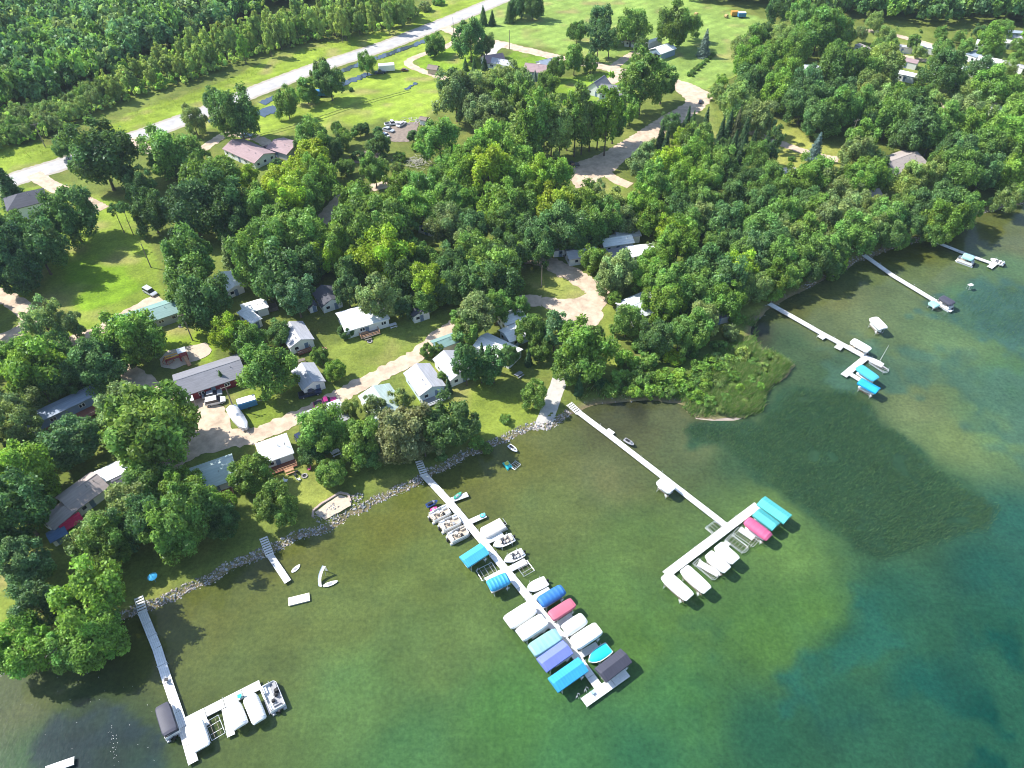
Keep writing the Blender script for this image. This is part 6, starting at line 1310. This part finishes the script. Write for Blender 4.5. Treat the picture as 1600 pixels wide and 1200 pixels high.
# ------------------------------------------------------------------ rocks along the bank, reeds, marsh grass (nobody could count them)
def riprap():
    ico = []; t = (1 + 5 ** 0.5) / 2
    V0 = np.array([(-1, t, 0), (1, t, 0), (-1, -t, 0), (1, -t, 0), (0, -1, t), (0, 1, t), (0, -1, -t), (0, 1, -t), (t, 0, -1), (t, 0, 1), (-t, 0, -1), (-t, 0, 1)]) / 1.9
    F0 = np.array([(0, 11, 5), (0, 5, 1), (0, 1, 7), (0, 7, 10), (0, 10, 11), (1, 5, 9), (5, 11, 4), (11, 10, 2), (10, 7, 6), (7, 1, 8), (3, 9, 4), (3, 4, 2), (3, 2, 6), (3, 6, 8), (3, 8, 9), (4, 9, 5), (2, 4, 11), (6, 2, 10), (8, 6, 7), (9, 8, 1)])
    VV, FF, CC = [], [], []; o = 0; su, sv = proj(_shore[:, 0], _shore[:, 1], np.zeros(len(_shore)))
    for i in range(len(_shore) - 1):
        u, v = su[i], sv[i]
        if u < -80 or u > 1680: continue
        if 888 < u < 1180 and v > 480: dens = 0.5 if (1080 < u < 1245) else 1.5
        elif 1160 < u < 1250: dens = 2 if v < 500 else 1
        elif 490 < u < 556: dens = 60
        elif u < 890: dens = 46
        else: dens = 14
        a, b = _shore[i], _shore[i + 1]; L = np.hypot(*(b - a)); nn = np.array([-(b - a)[1], (b - a)[0]]) / (L + 1e-9); wide = (4.2 if 490 < u < 556 else 1.5) if u < 890 else 1.4
        for _ in range(int(dens * L * 0.62 + random.random())):
            f = random.random(); off = random.uniform(-0.9, wide); c = a + (b - a) * f + nn * off; r = random.choice((0.08, 0.10, 0.12, 0.15, 0.20)) * random.uniform(0.8, 1.2)
            z = np.clip(-0.12 + (off + 0.5) / 2.7 * 0.92, -0.3, 0.8) + r * 0.25
            sc = np.array([r * random.uniform(0.8, 1.5), r * random.uniform(0.8, 1.3), r * random.uniform(0.6, 1.0)]); w = V0 * sc * (1 + 0.22 * rng.normal(size=(12, 1))); an = random.uniform(0, 6.28); ca, sa = math.cos(an), math.sin(an)
            VV.append(np.stack([w[:, 0] * ca - w[:, 1] * sa + c[0], w[:, 0] * sa + w[:, 1] * ca + c[1], w[:, 2] + z], 1)); FF.append(F0 + o); o += 12
            g_ = random.uniform(0.14, 0.48); tnt = random.uniform(-0.04, 0.06); CC.append(np.tile([g_ + tnt, g_ * 0.95, g_ * 0.90 - tnt * 0.5], (12, 1)))
    m = bpy.data.materials.new('bank_rock'); m.use_nodes = True; n = m.node_tree.nodes; at = n.new('ShaderNodeAttribute'); at.attribute_name = 'col'; n['Principled BSDF'].inputs['Roughness'].default_value = 0.9; m.node_tree.links.new(at.outputs['Color'], n['Principled BSDF'].inputs['Base Color'])
    ob = bpy.data.objects.new('bank_rocks', numpy_mesh('bank_rocks', np.concatenate(VV), np.concatenate(FF), m, np.clip(np.concatenate(CC), 0, 1))); C.objects.link(ob); tag(ob, 'loose grey and pinkish boulders armouring the lake bank', 'rocks', kind='stuff')
riprap()
def blades(name, label, cat, polys, z, hmin, hmax, wid, cols, lean=(0.25, -0.15), patchy=6.0, thr=0.3):
    PV, PC = [], []
    for poly, count in polys:
        c = [P(a, b, z) for a, b in poly]; x = rng.uniform(min(p.x for p in c), max(p.x for p in c), count * 4); y = rng.uniform(min(p.y for p in c), max(p.y for p in c), count * 4); u, v = proj(x, y, np.full(len(x), z))
        d = polydist(u, v, poly); ok = inpoly(u, v, poly) & (rng.random(len(x)) < np.clip(d / 14, 0.15, 1)); nz = vnoise(x, y, patchy, 51) * 0.6 + vnoise(x, y, patchy / 3, 52) * 0.4; ok &= nz > thr - 0.15 * rng.random(len(x)); sd = shore_sd(x, y); ok &= (sd < 0.5) if z < 0.3 else (rng.random(len(x)) < np.clip(1 + sd / 2.2, 0, 1))
        x, y = x[ok][:count], y[ok][:count]; n = len(x); h = rng.uniform(hmin, hmax, n); a = rng.uniform(0, 6.28, n); lx = lean[0] * h + rng.normal(size=n) * 0.25 * h; ly = lean[1] * h + rng.normal(size=n) * 0.25 * h; wx_, wy_ = np.cos(a) * wid / 2, np.sin(a) * wid / 2
        PV.append(np.stack([np.stack([x - wx_, y - wy_, np.full(n, z - 0.1)], 1), np.stack([x + wx_, y + wy_, np.full(n, z - 0.1)], 1), np.stack([x + lx, y + ly, z + h], 1)], 1).reshape(-1, 3))
        ci = np.array(cols)[rng.integers(0, len(cols), n)] * rng.uniform(0.7, 1.3, (n, 1)); PC.append(np.repeat(ci, 3, 0))
    V = np.concatenate(PV)
    if 0.3 < z < GZ:
        lz = np.maximum(land_z(V[0::3, 0], V[0::3, 1]), 0.0) - z; V[:, 2] += np.repeat(lz, 3)
    ob = bpy.data.objects.new(name, numpy_mesh(name, V, np.arange(len(V)).reshape(-1, 3), LEAFSTUFF, np.concatenate(PC))); C.objects.link(ob); tag(ob, label, cat, kind='stuff')
blades('reeds', 'thin dark green bulrushes standing in the shallow water', 'reeds', [(WEED[0][0], 60000), (WEED[1][0], 6000)], 0.0, 0.25, 0.9, 0.06, [(0.06, 0.15, 0.075), (0.05, 0.12, 0.075), (0.15, 0.24, 0.10)], thr=0.36)
MARSH = [(1085, 648), (1178, 650), (1188, 630), (1205, 604), (1232, 583), (1238, 570), (1205, 556), (1165, 545), (1130, 560), (1100, 600), (1070, 632)]
MARSH_OUT = [(1080, 650), (1165, 652), (1192, 642), (1200, 612), (1222, 594), (1240, 570), (1212, 548), (1165, 535), (1120, 550), (1090, 600), (1065, 635)]
blades('marsh_grass', 'tall bright green marsh grass on the little point', 'marsh grass', [(MARSH_OUT, 40000), ([(900, 628), (960, 622), (1040, 620), (1075, 632), (1080, 610), (980, 600), (910, 610)], 5000), ([(1160, 500), (1185, 490), (1190, 545), (1160, 540)], 1500)], 0.45, 0.6, 1.7, 0.15, [(0.15, 0.29, 0.055), (0.22, 0.38, 0.07), (0.09, 0.20, 0.05), (0.46, 0.42, 0.24), (0.14, 0.27, 0.09)], patchy=4.0, thr=0.45)
blades('roadside_grass', 'long rough grass in the verge across the highway', 'grass', [([(0, 262), (100, 240), (185, 205), (330, 155), (420, 112), (560, 66), (690, 20), (640, 22), (500, 62), (330, 130), (180, 180), (0, 235)], 9000)], GZ, 0.3, 0.8, 0.16, [(0.20, 0.30, 0.03), (0.15, 0.24, 0.03), (0.28, 0.28, 0.08)], thr=0.3)
def flecks():
    mb = MB()
    for (a, b, n, sx) in (((270, 1052), (322, 1076), 26, 3), ((352, 1128), (358, 1190), 0, 2), ((172, 1128), (182, 1196), 30, 3), ((60, 1050), (250, 1150), 34, 40)):
        for i in range(n):
            t = random.random(); u, v = a[0] + (b[0] - a[0]) * t + random.gauss(0, sx), a[1] + (b[1] - a[1]) * t + random.gauss(0, sx)
            if u > 255 or (215 < u and v < 960): continue
            p = P(u, v, 0); r = random.uniform(0.02, 0.06); y = random.uniform(0, 6.28); mb.box(p.x, p.y, -0.01, r * 1.8, r, 0.04, y)
    tag(mb.build('floating_flecks', WHITE), 'tiny white flecks drifting over the dark weed bed at lower left', 'flotsam', kind='stuff')
flecks()
# ------------------------------------------------------------------ thin summer haze over the whole country
hb = MB(); hb.box(0, 0, -4.5, 6400, 6800, 136.0)
hm = bpy.data.materials.new('haze'); hm.use_nodes = True; hn = hm.node_tree.nodes; hn.remove(hn['Principled BSDF'])
pv = hn.new('ShaderNodeVolumePrincipled'); pv.inputs['Color'].default_value = (0.72, 0.86, 1.0, 1); pv.inputs['Density'].default_value = 0.00008; pv.inputs['Anisotropy'].default_value = 0.1
hm.node_tree.links.new(pv.outputs[0], hn['Material Output'].inputs['Volume'])
ho = hb.build('haze', hm); ho.location = (0, 400, 0); tag(ho, 'thin summer haze over the lakeside settlement', 'haze', kind='stuff')
